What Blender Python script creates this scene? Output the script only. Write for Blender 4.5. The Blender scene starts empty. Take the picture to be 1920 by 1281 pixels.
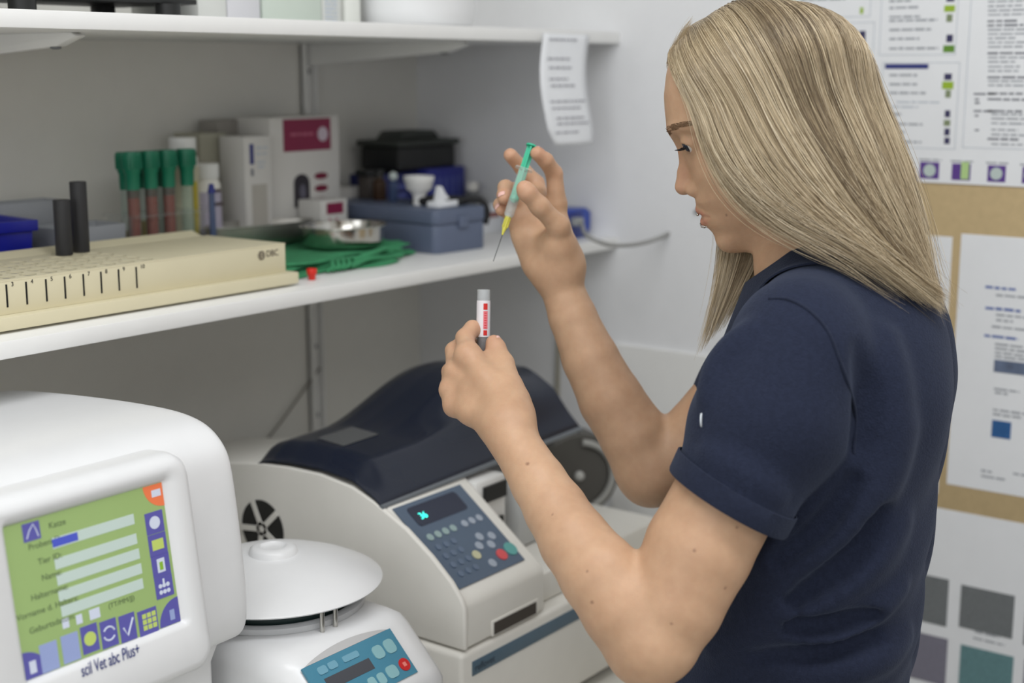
import bpy, bmesh, math, random
import numpy as np
from mathutils import Vector, Matrix

# ------------------------------------------------------------------ camera, world, lights, exposure
SC = bpy.context.scene
COL = SC.collection
FPX = 2667.0
PITCH = math.radians(10.83)
YAW = math.radians(36.9)
CAM = np.array([0.0, 0.0, 1.55])
FW = np.array([math.cos(PITCH)*math.cos(YAW), math.cos(PITCH)*math.sin(YAW), -math.sin(PITCH)])
RT = np.array([math.sin(YAW), -math.cos(YAW), 0.0])
UP = np.cross(RT, FW)

cd = bpy.data.cameras.new('camera')
cam = bpy.data.objects.new('camera', cd)
COL.objects.link(cam)
cd.sensor_width = 36.0
cd.lens = FPX*36.0/1920.0
cd.clip_start = 0.02
M = Matrix(((RT[0], UP[0], -FW[0], CAM[0]), (RT[1], UP[1], -FW[1], CAM[1]), (RT[2], UP[2], -FW[2], CAM[2]), (0, 0, 0, 1)))
cam.matrix_world = M
cd.dof.use_dof = True
cd.dof.focus_distance = 1.35
cd.dof.aperture_fstop = 3.5
SC.camera = cam
SC.view_settings.view_transform = 'Standard'
SC.view_settings.look = 'None'
SC.view_settings.gamma = 1.0
SC.view_settings.exposure = 0.0
SC.view_settings.use_curve_mapping = False

w = bpy.data.worlds.new('world')
SC.world = w
w.use_nodes = True
w.node_tree.nodes['Background'].inputs[0].default_value = (1.0, 0.98, 0.94, 1)
w.node_tree.nodes['Background'].inputs[1].default_value = 0.60

def area_light(name, loc, target, sx, sy, power, color):
    l = bpy.data.lights.new(name, 'AREA')
    l.shape = 'RECTANGLE'; l.size = sx; l.size_y = sy; l.energy = power; l.color = color
    o = bpy.data.objects.new(name, l)
    COL.objects.link(o)
    o.location = loc
    d = Vector(target) - Vector(loc)
    o.rotation_euler = d.to_track_quat('-Z', 'Y').to_euler()
    return o
area_light('ceiling_lamp', (0.62, 0.22, 2.64), (0.72, 0.28, 0.0), 2.0, 0.35, 22.0, (0.97, 0.98, 1.0))
area_light('ceiling_lamp', (-0.5, -1.2, 2.6), (0.3, 0.1, 1.0), 1.6, 0.5, 13.0, (0.98, 0.98, 1.0))
area_light('side_fill_light', (-1.7, 0.0, 1.8), (1.2, 0.4, 1.2), 1.4, 1.3, 12.0, (0.92, 0.96, 1.0))  # unseen fill from the left, added to brighten the right wall

# ------------------------------------------------------------------ helpers
def at(px, py, X=None, Y=None, Z=None, d=None):
    """world point seen at a pixel of the 1920x1281 frame, on a given plane"""
    r = FW + RT*(px-960)/FPX - UP*(py-640.5)/FPX
    if d is not None: t = d
    elif X is not None: t = (X-CAM[0])/r[0]
    elif Y is not None: t = (Y-CAM[1])/r[1]
    else: t = (Z-CAM[2])/r[2]
    return CAM + r*t

MATS = {}
def mat(name, col, rough=0.5, metal=0.0, noise=0.0, nscale=30.0, bump=0.0, bscale=200.0, emit=0.0, alpha=1.0, trans=0.0, spec=0.5, sss=0.0, coat=0.0, ior=1.45):
    if name in MATS: return MATS[name]
    m = bpy.data.materials.new(name); m.use_nodes = True
    nt = m.node_tree; b = nt.nodes['Principled BSDF']
    c = tuple(((x/255.0)/12.92 if x/255.0 <= 0.04045 else ((x/255.0+0.055)/1.055)**2.4) for x in col) + (1,)
    b.inputs['Base Color'].default_value = c
    b.inputs['Roughness'].default_value = rough
    b.inputs['Metallic'].default_value = metal
    b.inputs['Specular IOR Level'].default_value = spec
    b.inputs['IOR'].default_value = ior
    b.inputs['Coat Weight'].default_value = coat
    if trans: b.inputs['Transmission Weight'].default_value = trans
    if alpha < 1: b.inputs['Alpha'].default_value = alpha
    if sss:
        b.inputs['Subsurface Weight'].default_value = sss
        b.inputs['Subsurface Radius'].default_value = (1.0, 0.35, 0.2)
        b.inputs['Subsurface Scale'].default_value = 0.006
    if emit:
        b.inputs['Emission Color'].default_value = c
        b.inputs['Emission Strength'].default_value = emit
    tc = nt.nodes.new('ShaderNodeTexCoord')
    nz = nt.nodes.new('ShaderNodeTexNoise'); nz.inputs['Scale'].default_value = nscale; nz.inputs['Detail'].default_value = 4
    nt.links.new(tc.outputs['Object'], nz.inputs['Vector'])
    mx = nt.nodes.new('ShaderNodeMix'); mx.data_type = 'RGBA'
    k = noise if noise else 0.03
    mx.inputs['A'].default_value = tuple(min(1, v*(1-k)) for v in c[:3])+(1,)
    mx.inputs['B'].default_value = tuple(min(1, v*(1+k)) for v in c[:3])+(1,)
    nt.links.new(nz.outputs['Fac'], mx.inputs['Factor'])
    nt.links.new(mx.outputs['Result'], b.inputs['Base Color'])
    if bump:
        n2 = nt.nodes.new('ShaderNodeTexNoise'); n2.inputs['Scale'].default_value = bscale; n2.inputs['Detail'].default_value = 3
        nt.links.new(tc.outputs['Object'], n2.inputs['Vector'])
        bp = nt.nodes.new('ShaderNodeBump'); bp.inputs['Strength'].default_value = bump; bp.inputs['Distance'].default_value = 0.001
        nt.links.new(n2.outputs['Fac'], bp.inputs['Height'])
        nt.links.new(bp.outputs['Normal'], b.inputs['Normal'])
    MATS[name] = m
    return m

def tag(o, label=None, cat=None, group=None, kind=None):
    if label: o['label'] = label
    if cat: o['category'] = cat
    if group: o['group'] = group
    if kind: o['kind'] = kind
    return o

def thing(name, label, cat, loc=(0, 0, 0), rz=0.0, group=None):
    o = bpy.data.objects.new(name, None)
    o.empty_display_size = 0.02
    COL.objects.link(o)
    o.location = tuple(float(v) for v in loc); o.rotation_euler = (0, 0, rz)
    return tag(o, label, cat, group)

def link(name, me, m, parent=None, smooth=True, ang=35):
    o = bpy.data.objects.new(name, me)
    COL.objects.link(o)
    if m is not None:
        me.materials.clear(); me.materials.append(m)
    if smooth:
        for p in me.polygons: p.use_smooth = True
        if ang and ang < 180: me.set_sharp_from_angle(angle=math.radians(ang))
    if parent is not None: o.parent = parent
    return o

def obj(name, bm, m, parent=None, bevel=0.0, seg=2, ang=35, smooth=True):
    me = bpy.data.meshes.new(name)
    bmesh.ops.recalc_face_normals(bm, faces=bm.faces)
    if bevel:
        bmesh.ops.remove_doubles(bm, verts=bm.verts, dist=1e-6)
        es = [e for e in bm.edges if len(e.link_faces) == 2 and e.calc_face_angle(0) > math.radians(28)]
        bmesh.ops.bevel(bm, geom=es, offset=bevel, segments=seg, profile=0.5, affect='EDGES', clamp_overlap=True)
    bm.to_mesh(me); bm.free()
    return link(name, me, m, parent, smooth, ang)

def box(bm, lo, hi, mtx=None):
    vs = []
    for z in (lo[2], hi[2]):
        for x, y in ((lo[0], lo[1]), (hi[0], lo[1]), (hi[0], hi[1]), (lo[0], hi[1])):
            v = Vector((x, y, z))
            vs.append(bm.verts.new(mtx @ v if mtx else v))
    for f in ((0, 3, 2, 1), (4, 5, 6, 7), (0, 1, 5, 4), (1, 2, 6, 5), (2, 3, 7, 6), (3, 0, 4, 7)):
        bm.faces.new([vs[i] for i in f])
    return bm

def prism(bm, pts, a, b, axis=0):
    """polygon pts (2D) extruded along axis from a to b; axis 0: (y,z), 1: (x,z), 2: (x,y)"""
    def mk(p, t):
        if axis == 0: return (t, p[0], p[1])
        if axis == 1: return (p[0], t, p[1])
        return (p[0], p[1], t)
    A = [bm.verts.new(mk(p, a)) for p in pts]; B = [bm.verts.new(mk(p, b)) for p in pts]
    n = len(pts)
    bm.faces.new(A); bm.faces.new(B[::-1])
    for i in range(n): bm.faces.new([A[i], A[(i+1) % n], B[(i+1) % n], B[i]])
    return bm

def lathe(bm, prof, n=32, mtx=None, cap=True):
    """prof: list of (r,z)"""
    rings = []
    for r, z in prof:
        ring = []
        for i in range(n):
            t = 2*math.pi*i/n
            v = Vector((r*math.cos(t), r*math.sin(t), z))
            ring.append(bm.verts.new(mtx @ v if mtx else v))
        rings.append(ring)
    for k in range(len(rings)-1):
        for i in range(n):
            bm.faces.new([rings[k][i], rings[k][(i+1) % n], rings[k+1][(i+1) % n], rings[k+1][i]])
    if cap:
        bm.faces.new(rings[0][::-1]); bm.faces.new(rings[-1])
    return bm

def smooth_path(pts, n=8):
    pts = [np.array(p, float) for p in pts]
    if len(pts) < 3: return pts
    P = [2*pts[0]-pts[1]] + pts + [2*pts[-1]-pts[-2]]
    out = []
    for i in range(1, len(P)-2):
        for k in range(n):
            t = k/n
            out.append(0.5*((2*P[i]) + (-P[i-1]+P[i+1])*t + (2*P[i-1]-5*P[i]+4*P[i+1]-P[i+2])*t*t + (-P[i-1]+3*P[i]-3*P[i+1]+P[i+2])*t**3))
    out.append(pts[-1])
    return out

def tube(bm, path, r, n=10, cap=True):
    path = [Vector([float(c) for c in p]) for p in path]
    rad = r if hasattr(r, '__len__') else [r]*len(path)
    rings = []; prev = None
    for i, p in enumerate(path):
        d = (path[min(i+1, len(path)-1)] - path[max(i-1, 0)]).normalized()
        if prev is None:
            a = Vector((0, 0, 1)) if abs(d.z) < 0.9 else Vector((1, 0, 0))
            u = d.cross(a).normalized()
        else:
            u = (prev - d*prev.dot(d)).normalized()
        prev = u; v = d.cross(u)
        rings.append([bm.verts.new(p + (u*math.cos(2*math.pi*k/n) + v*math.sin(2*math.pi*k/n))*rad[i]) for k in range(n)])
    for k in range(len(rings)-1):
        for i in range(n):
            bm.faces.new([rings[k][i], rings[k][(i+1) % n], rings[k+1][(i+1) % n], rings[k+1][i]])
    if cap:
        bm.faces.new(rings[0][::-1]); bm.faces.new(rings[-1])
    return bm

def frame(o, u, v):
    """matrix whose local x,y,z are u, v and u x v at origin o"""
    u = Vector([float(c) for c in u]).normalized(); v = Vector([float(c) for c in v]); v = (v - u*v.dot(u)).normalized(); n = u.cross(v)
    return Matrix(((u.x, v.x, n.x, float(o[0])), (u.y, v.y, n.y, float(o[1])), (u.z, v.z, n.z, float(o[2])), (0, 0, 0, 1)))

def text(s, size, m, parent, mtx, name='lettering', ext=0.0001, align='LEFT', shear=0.0, sx=1.0):
    c = bpy.data.curves.new('t', 'FONT'); c.body = s; c.size = size; c.extrude = ext; c.align_x = align; c.shear = shear
    o = bpy.data.objects.new('t', c); COL.objects.link(o)
    bpy.context.view_layer.update()
    me = bpy.data.meshes.new_from_object(o)
    bpy.data.objects.remove(o)
    me.transform(mtx @ Matrix.Diagonal((sx, 1, 1, 1)))
    me.name = name
    return link(name, me, m, parent, smooth=False)

def plate(bm, mtx, x0, y0, x1, y1, z0=0.0, z1=0.0004):
    return box(bm, (x0, y0, z0), (x1, y1, z1), mtx)

def disc(bm, mtx, x, y, r, z1=0.0005, n=24, ry=None):
    ry = ry or r
    pts = [(x+r*math.cos(2*math.pi*i/n), y+ry*math.sin(2*math.pi*i/n)) for i in range(n)]
    A = [bm.verts.new(mtx @ Vector((p[0], p[1], 0))) for p in pts]; B = [bm.verts.new(mtx @ Vector((p[0], p[1], z1))) for p in pts]
    bm.faces.new(A[::-1]); bm.faces.new(B)
    for i in range(n): bm.faces.new([A[i], A[(i+1) % n], B[(i+1) % n], B[i]])
    return bm
def poly(bm, mtx, pts, z1=0.0004, z0=0.0):
    A = [bm.verts.new(mtx @ Vector((p[0], p[1], z0))) for p in pts]; B = [bm.verts.new(mtx @ Vector((p[0], p[1], z1))) for p in pts]
    n = len(pts)
    bm.faces.new(A[::-1]); bm.faces.new(B)
    for i in range(n): bm.faces.new([A[i], A[(i+1) % n], B[(i+1) % n], B[i]])
    return bm
BM = bmesh.new
PI = math.pi

# ------------------------------------------------------------------ materials
m_wall = mat('wall_paint', (226, 225, 219), 0.85, bump=0.35, bscale=160)
m_wallr = mat('wall_paint_white', (230, 231, 233), 0.85, bump=0.35, bscale=160)
m_white = mat('white_lacquer', (234, 234, 232), 0.4)
m_plast = mat('white_plastic', (226, 227, 228), 0.3)
m_offw = mat('off_white_plastic', (232, 230, 223), 0.42)
m_beige = mat('beige_plastic', (214, 206, 176), 0.5)
m_dark = mat('dark_plastic', (26, 27, 27), 0.45)
m_navy = mat('navy_plastic', (24, 31, 48), 0.22)
m_steel = mat('steel', (190, 188, 182), 0.18, 1.0)
m_grey = mat('grey_plastic', (120, 122, 124), 0.5)
m_black = mat('black_ink', (28, 28, 30), 0.6)
m_ink = mat('blue_ink', (44, 52, 120), 0.6)
m_paper = mat('paper', (230, 232, 235), 0.8)
m_green = mat('green_cloth', (58, 136, 92), 0.9, noise=0.25, nscale=60, bump=0.6, bscale=500)
m_cap = mat('green_cap', (26, 116, 88), 0.4)
m_red = mat('red_plastic', (212, 44, 30), 0.35)
m_cork = mat('board', (190, 168, 128), 0.8, noise=0.12, nscale=90)
m_clear = mat('clear_plastic', (236, 240, 242), 0.1, trans=0.9, ior=1.15)
# ------------------------------------------------------------------ room
XR, YB = 1.867, 1.604
ZL, ZU = 1.293, 1.606          # shelf tops
YF = 1.196                     # shelf fronts
def struct(name, lo, hi, m):
    return tag(obj(name, box(BM(), lo, hi), m, smooth=False), kind='structure')
struct('wall_back', (-2.0, YB, 0), (XR+0.1, YB+0.1, 2.7), m_wall)
struct('wall_right', (XR, -2.4, 0), (XR+0.1, YB, 2.7), m_wallr)
struct('floor', (-2.0, -2.4, -0.1), (XR+0.1, YB+0.1, 0), mat('floor_vinyl', (150, 150, 146), 0.5, noise=0.1))
struct('ceiling', (-2.0, -2.4, 2.7), (XR+0.1, YB+0.1, 2.8), mat('ceiling_paint', (230, 230, 226), 0.9))
struct('wall_panel_right', (XR-0.006, 0.93, 0.785), (XR, YF, 1.124), mat('white_panel', (236, 236, 234), 0.5))

def top(name, label, cat, lo, hi, m, bevel=0.0012, group=None):
    o = obj(name, box(BM(), lo, hi), m, bevel=bevel)
    return tag(o, label, cat, group)
top('wall_shelf', 'long white wall shelf carrying the beige rack, case and green cloth', 'shelf', (0.2, YF, ZL-0.0175), (XR, YB, ZL), m_white)
top('wall_shelf', 'upper white wall shelf with white tub and boxes near the ceiling', 'shelf', (0.2, YF, ZU-0.0175), (XR, YB, ZU), m_white)
ZC = 0.785
wt = thing('worktop', 'white worktop under the shelves carrying the laboratory machines', 'worktop', (0.3, YB, 0))
obj('counter_top', box(BM(), (0, -0.80, ZC-0.03), (XR-0.302, -0.002, ZC)), m_offw, wt, bevel=0.002)
obj('base_cabinet', box(BM(), (0.02, -0.74, 0.0), (XR-0.304, -0.02, ZC-0.03)), m_white, wt, bevel=0.002)

# shelf uprights and brackets on the back wall
def rail(x, label):
    t = thing('shelf_upright', label, 'shelf upright', (x, YB, 0.95), group='uprights holding the shelves')
    b = BM(); box(b, (-0.012, -0.004, 0), (0.012, 0, 0.95)); 
    box(b, (-0.012, -0.014, 0), (-0.009, 0, 0.95)); box(b, (0.009, -0.014, 0), (0.012, 0, 0.95))
    obj('rail', b, m_white, t)
    for z in (0.05, 0.163, 0.597, 0.30):
        b = BM(); lathe(b, [(0.004, 0), (0.004, 0.0025), (0.002, 0.0035)], 12, Matrix.Translation((0, -0.004, z)) @ Matrix.Rotation(PI/2, 4, 'X'))
        obj('screw', b, m_grey, t)
    for zt in (ZL-0.0175, ZU-0.0175):
        b = BM(); zz = zt-0.95
        prism(b, [(-0.004, zz), (-0.315, zz), (-0.325, zz-0.004), (-0.29, zz-0.014), (-0.004, zz-0.034)], -0.0065, 0.0065, 0)
        br = obj('bracket', b, m_white, t, bevel=0.001)
        b = BM(); lathe(b, [(0.006, 0), (0.006, 0.002), (0.003, 0.003)], 12, Matrix.Translation((0, -0.28, zz-0.0145)) @ Matrix.Rotation(PI, 4, 'X'))
        obj('bracket_screw', b, m_grey, br)
    return t
rail(1.603, 'white slotted shelf upright behind the magenta printed box')
rail(0.95, 'white slotted shelf upright and bracket at the left edge of the shelves')

# cable on the right wall
b = BM(); tube(b, smooth_path([(XR-0.004, 1.304, 0.786), (XR-0.004, 1.306, 1.0), (XR-0.004, 1.304, 1.12), (XR-0.004, 1.30, ZL-0.0185)], 4), 0.004, 8)
tag(obj('wall_cable', b, mat('beige_cable', (150, 146, 132), 0.6)), 'beige cable running down the wall corner under the long shelf', 'cable')
b = BM(); tube(b, smooth_path([at(600, 690, Y=1.598), at(560, 745, Y=1.598), at(520, 800, Y=1.598), at(470, 860, Y=1.598)], 6), 0.0016, 8)
tag(obj('wall_cable', b, mat('grey_cable', (128, 124, 116), 0.6)), 'thin grey cable hanging down the back wall beside the analyzer', 'cable')

# ------------------------------------------------------------------ pinboard, posters
TX = XR-0.012
bd = thing('pinboard', 'tan fibre pinboard on the wall behind the woman', 'pinboard', (XR, 0.2, 0.80))
obj('board_panel', box(BM(), (-0.012, -0.9, 0), (-0.001, 0.72, 0.61)), m_cork, bd, bevel=0.001)
def wframe(y, z, x=TX-0.0006):       # local x -> -Y (right in the picture), local y -> up, normal -> -X
    return frame((x, y, z), (0, -1, 0), (0, 0, 1))
def sheet(name, label, cat, y, z, w_, h_, x=TX, m=None, group=None):
    t = thing(name, label, cat, (x, y, z), group=group)
    mt = frame((0, 0, 0), (0, -1, 0), (0, 0, 1))
    obj('paper_sheet', plate(BM(), mt, 0, -h_, w_, 0, 0, 0.0006), m or m_paper, t, smooth=False)
    return t, Matrix.Translation((-0.0006, 0, 0)) @ mt
m_gtext = mat('grey_print', (158, 162, 168), 0.8)
m_dtext = mat('dark_print', (126, 128, 136), 0.8)
m_lime = mat('lime_print', (150, 180, 50), 0.7)
m_violet = mat('violet_print', (92, 62, 140), 0.7)
m_bline = mat('pale_line', (188, 195, 203), 0.8)
def textlines(name, parent, mt, rows, m, h=0.0028, seed=0):
    """rows: (x, y, length) ; words as short bars"""
    rnd = random.Random(seed)
    for x, y, L in rows:
        c = x; b = BM()
        while c < x+L:
            wl = min(rnd.uniform(0.006, 0.018), x+L-c)
            plate(b, mt, c, y-h/2*rnd.uniform(.8, 1.1), c+wl, y+h/2*rnd.uniform(.8, 1.1), 0, 0.0003)
            c += wl+0.0022
        obj('print_line', b, m, parent, smooth=False)
def frame_line(parent, mt, x0, y0, x1, y1):
    b = BM(); t = 0.0008
    plate(b, mt, x0, y0, x1, y0+t); plate(b, mt, x0, y1-t, x1, y1); plate(b, mt, x0, y0, x0+t, y1); plate(b, mt, x1-t, y0, x1, y1)
    return obj('frame_line', b, m_bline, parent, smooth=False)
# large poster: y from ~0.98 to 0.3, bottom z 1.402
PY = 0.935
t, mt = sheet('wall_poster', 'large white poster of boxed lists with lime and violet icons behind her head', 'poster', PY, 1.98, 0.98, 0.578, x=TX-0.001)
def pp(px, py):
    q = at(px, py, X=TX-0.001); return (PY-q[1], q[2]-1.98)
def prow(px0, px1, py, x2=None):
    a = pp(px0, py); c = pp(px1, py); return (a[0], a[1], c[0]-a[0])
for a, c in (((1655, 105), (1636, -200)), ((1800, 295), (1657, 115)), ((1630, 290), (1480, 40))):
    pass
def rectpx(x0, y0, x1, y1):
    a = pp(x0, (y0+y1)/2); c = pp(x1, (y0+y1)/2); s = pp((x0+x1)/2, y0)[1]; e = pp((x0+x1)/2, y1)[1]
    return a[0], e, c[0], s
for r in ((1655, -180, 1800, 103), (1652, 117, 1796, 278), (1818, -180, 2100, 282), (1480, -180, 1637, 33), (1480, 43, 1635, 280)):
    x0, y0, x1, y1 = rectpx(*r); frame_line(t, mt, x0, y0, x1, y1)
rows = [prow(1668, 1668+L, y) for y, L in ((2, 40), (15, 54), (32, 58), (39, 90), (56, 78), (73, 56), (91, 92), (141, 52), (158, 52), (174, 68), (214, 24), (232, 62), (247, 30), (265, 60))]
rows += [prow(1500, 1548, 18), prow(1510, 1562, 60), prow(1500, 1585, 0)]
textlines('print_lines', t, mt, rows, m_gtext, 0.0030, 1)
rows = [prow(1682, 1765, 191), prow(1672, 1722, 200)]
textlines('print_lines', t, mt, rows, m_bline, 0.0022, 2)
rows = []; rd = []
y = 4; rnd = random.Random(5)
for y in (3, 12, 20, 28, 56, 64, 72, 80, 88, 108, 116, 125, 133, 152, 160, 214, 222, 231, 243, 252, 270): rows.append(prow(1853+(6 if y > 200 else 0), 1853+rnd.randint(50, 95), y))
for y in (40, 48, 100, 145, 175, 186, 208, 260): rd.append(prow(1852, 1852+rnd.randint(55, 90), y))
rd += [prow(1826, 1866, 176), prow(1828, 1836, 186), prow(1828, 1838, 193), prow(1826, 1868, 208), prow(1828, 1835, 217), prow(1828, 1836, 244)]
textlines('print_lines', t, mt, rows, m_gtext, 0.0022, 3); textlines('print_lines', t, mt, rd, m_dtext, 0.0028, 4)
def patch(name, parent, mt, r, m): 
    x0, y0, x1, y1 = r
    return obj(name, plate(BM(), mt, x0, y0, x1, y1, 0, 0.0004), m, parent, smooth=False)
patch('heading_bar', t, mt, rectpx(1660, 120, 1741, 129), m_ink)
patch('heading_bar', t, mt, rectpx(1560, 42, 1583, 52), m_ink)
for r in ((1771, 10, 1791, 22), (1767, 153, 1788, 167)): patch('icon', t, mt, rectpx(*r), m_lime)
patch('icon', t, mt, rectpx(1769, 85, 1790, 98), mat('green_print', (96, 140, 50), 0.7))
for r in ((1775, 27, 1786, 41), (1773, 169, 1783, 183), (1770, 225, 1782, 236)): patch('icon', t, mt, rectpx(*r), mat('olive_print', (128, 140, 108), 0.7))
for r in ((1775, -4, 1790, 3), (1775, 65, 1787, 79), (1771, 138, 1785, 150), (1772, 207, 1782, 220), (1771, 241, 1781, 254), (1771, 258, 1781, 270), (1611, 58, 1623, 84)): patch('icon', t, mt, rectpx(*r), mat('navy_print', (58, 56, 92), 0.7))
patch('icon', t, mt, rectpx(1613, 14, 1619, 26), m_lime)
for px, k in ((1744, 0), (1803, 1), (1869, 2), (1933, 3)):
    dy = (px-1744)*0.05
    ic = patch('icon', t, mt, rectpx(px-19+k, 304+dy, px+17, 335+dy), m_violet)
    x0, y0, x1, y1 = rectpx(px-12, 309+dy, px+11, 330+dy)
    m2 = mt @ Matrix.Translation((0, 0, 0.0004))
    if k == 1: obj('icon_mark', plate(BM(), m2, x0+0.008, y0-0.002, x1+0.002, y1+0.006), mat('pale_green_print', (176, 206, 140), 0.7), ic, smooth=False)
    else: obj('icon_mark', disc(BM(), m2, (x0+x1)/2, (y0+y1)/2, (x1-x0)*0.5, 0.0004), mat('pale_print', (186, 200, 196), 0.7), ic, smooth=False)
rows = [prow(px-20, px+22, 299+(px-1744)*.05) for px in (1744, 1803, 1869, 1933)]
textlines('print_lines', t, mt, rows, m_gtext, 0.0022, 6)

# middle sheets
def sheetpx(name, label, cat, x0, x1, y0, y1, group=None, px=1.0):
    a = at(x0, y0, X=TX); c = at(x1, y0, X=TX); e = at(x0, y1, X=TX)
    t, mt = sheet(name, label, cat, a[1], a[2], a[1]-c[1], a[2]-e[2], group=group)
    def q(px_, py_):
        g = at(px_, py_, X=TX); return (a[1]-g[1], g[2]-a[2])
    return t, mt, q
t, mt, q = sheetpx('notice_sheet', 'blank looking white sheet pinned beside her shoulder, left of the text sheet', 'notice', 1640, 1787, 434, 905)
t, mt, q = sheetpx('notice_sheet', 'white text sheet with blue headings and two small pictures on the pinboard', 'notice', 1803, 2010, 438, 912)
def q2(x0, x1, y):
    a = q(x0, y); c = q(x1, y); return (a[0], a[1], c[0]-a[0])
textlines('print_lines', t, mt, [q2(1848, 1905, 538), q2(1848, 1915, 577), q2(1846, 1910, 629)], mat('blue_print', (92, 112, 170), 0.7), 0.0036, 7)
textlines('print_lines', t, mt, [q2(1868, 1930, 553), q2(1868, 1930, 590), q2(1868, 1900, 600), q2(1860, 1925, 612), q2(1866, 1920, 645), q2(1866, 1930, 653), q2(1866, 1930, 661), q2(1866, 1925, 668), q2(1864, 1912, 729), q2(1866, 1890, 736), q2(1862, 1925, 768), q2(1862, 1915, 776), q2(1840, 1860, 882), q2(1840, 1885, 892), q2(1900, 1930, 888)], m_gtext, 0.0028, 8)
def picpx(name, x0, y0, x1, y1, m):
    a = q(x0, y0); c = q(x1, y0); e = q(x0, y1)
    return obj(name, plate(BM(), mt, a[0], e[1], c[0], a[1], 0, 0.0005), m, t, smooth=False)
picpx('picture', 1865, 674, 1935, 697, mat('photo_print', (96, 108, 132), 0.6, noise=0.7, nscale=60))
pc = picpx('picture', 1861, 787, 1897, 819, mat('blue_photo_print', (44, 92, 146), 0.6, noise=0.3, nscale=80))
# lower poster with micrographs
t, mt, q = sheetpx('wall_poster', 'white poster with grey and teal micrographs low on the wall behind her back', 'poster', 1640, 2060, 930, 1420)
for r, m in (((1700, 1070, 1781, 1158), 'g'), ((1803, 1096, 1905, 1176), 'g'), ((1700, 1180, 1779, 1268), 'v'), ((1802, 1208, 1903, 1290), 't'), ((1925, 1120, 2000, 1210), 'g'), ((1922, 1235, 2000, 1310), 'v')):
    mm = {'g': mat('grey_micrograph', (112, 116, 118), 0.6, noise=0.22, nscale=260), 'v': mat('violet_micrograph', (122, 120, 134), 0.6, noise=0.12, nscale=200), 't': mat('teal_micrograph', (98, 134, 138), 0.6, noise=0.25, nscale=220)}[m]
    picpx('micrograph', *r, mm)
textlines('print_lines', t, mt, [q2(1828, 1875, 1184), q2(1825, 1885, 1196)], m_gtext, 0.0028, 9)

# paper list hanging from the upper shelf
t = thing('paper_list', 'handwritten paper list hanging from the front edge of the upper shelf', 'paper', (1.664, YF-0.001, ZU-0.006))
b = BM(); nU, nV = 8, 24; Wp = 0.115; Hp = 0.158; grid = []
for j in range(nV+1):
    v = j/nV; row = []
    for i in range(nU+1):
        u = i/nU
        x = Wp*u - 0.013*math.sin(min(v*1.15, 1)*PI)*(1) + (0.0)
        if v > 0.86: x = max(x, x + (v-0.86)/0.14*0.018*(1-u))
        y = -0.002 - 0.010*math.sin(v*2.2)*v - 0.004*math.sin(u*PI)*v
        row.append(b.verts.new((x, y, -Hp*v)))
    grid.append(row)
for j in range(nV):
    for i in range(nU): b.faces.new([grid[j][i], grid[j][i+1], grid[j+1][i+1], grid[j+1][i]])
sh = obj('paper_sheet', b, m_paper, t, ang=180)
md = sh.modifiers.new('thick', 'SOLIDIFY'); md.thickness = 0.0004
rnd = random.Random(3)
for v in (0.05, 0.22, 0.30, 0.40, 0.46, 0.60, 0.66, 0.75, 0.80, 0.88):
    b = BM(); x = 0.012 + rnd.uniform(0, .012); xe = rnd.uniform(0.06, 0.1)
    while x < xe:
        L = rnd.uniform(0.005, 0.014)
        y = -0.0036 - 0.010*math.sin(v*2.2)*v - 0.004*math.sin(x/Wp*PI)*v
        xo = -0.013*math.sin(min(v*1.15, 1)*PI)
        box(b, (x+xo, y, -Hp*v-0.0012), (x+xo+L, y+0.0003, -Hp*v+0.0010)); x += L+0.003
    obj('handwriting_line', b, mat('pencil', (150, 150, 158), 0.8), t, smooth=False)
# ------------------------------------------------------------------ things on the long shelf
# beige rack: sloping-front rack, x 0.60..1.197, y 1.232..1.42
t = thing('tube_rack', 'beige perforated tube rack with slotted numbered front on the long shelf', 'rack', (0.62, 1.228, ZL))
LX = 1.197-0.62
obj('tray_base', box(BM(), (-0.02, 0.0, 0.003), (LX+0.010, 0.19, 0.017)), m_beige, t, bevel=0.0015)
# top plate with real holes: build grid plate with elongated holes by boolean-free strips
front_y, ztop = 0.012, 0.052
b = BM()
box(b, (-0.02, front_y, 0.0171), (LX, front_y+0.002, ztop-0.002))                    # front wall
box(b, (LX-0.002, front_y+0.0021, 0.0171), (LX, 0.150, ztop-0.0022))                 # end wall
obj('front_wall', b, m_beige, t, bevel=0.0005)
hx0 = 0.0; pitch = 0.0247; ncol = 15
me_holes = BM()
yr = [front_y+0.016+0.0225*k for k in range(5)]
def holed_plate(bm, x0, x1, y0, y1, z, cx, cy, r, n=20):
    """square cell with a round hole in it"""
    ring = []; sq = []
    for i in range(n):
        a = 2*PI*i/n+PI/4
        c, s = math.cos(a), math.sin(a)
        ring.append(bm.verts.new((cx+r*c, cy+r*s, z)))
        k = 1/max(abs(c), abs(s))
        X = (x0+x1)/2 + c*k*(x1-x0)/2; Y = (y0+y1)/2 + s*k*(y1-y0)/2
        sq.append(bm.verts.new((X, Y, z)))
    low = [bm.verts.new((v.co.x, v.co.y, z-0.002)) for v in ring]
    for i in range(n):
        j = (i+1) % n
        bm.faces.new([ring[i], sq[i], sq[j], ring[j]]); bm.faces.new([ring[j], low[j], low[i], ring[i]])
b = BM()
XHE = 1.0-0.62+0.012
for k in range(5):
    for c in range(ncol+1):
        x1 = XHE - c*pitch; x0 = x1-pitch
        if x0 < -0.03: continue
        y0 = front_y+0.004+0.0225*k; y1 = y0+0.0225
        holed_plate(b, x0, x1, y0, y1, ztop, (x0+x1)/2, (y0+y1)/2, 0.0088)
box(b, (-0.02, front_y, ztop-0.002), (LX, front_y+0.004, ztop))
box(b, (XHE, front_y+0.004, ztop-0.002), (LX, front_y+0.1165, ztop))
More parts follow.
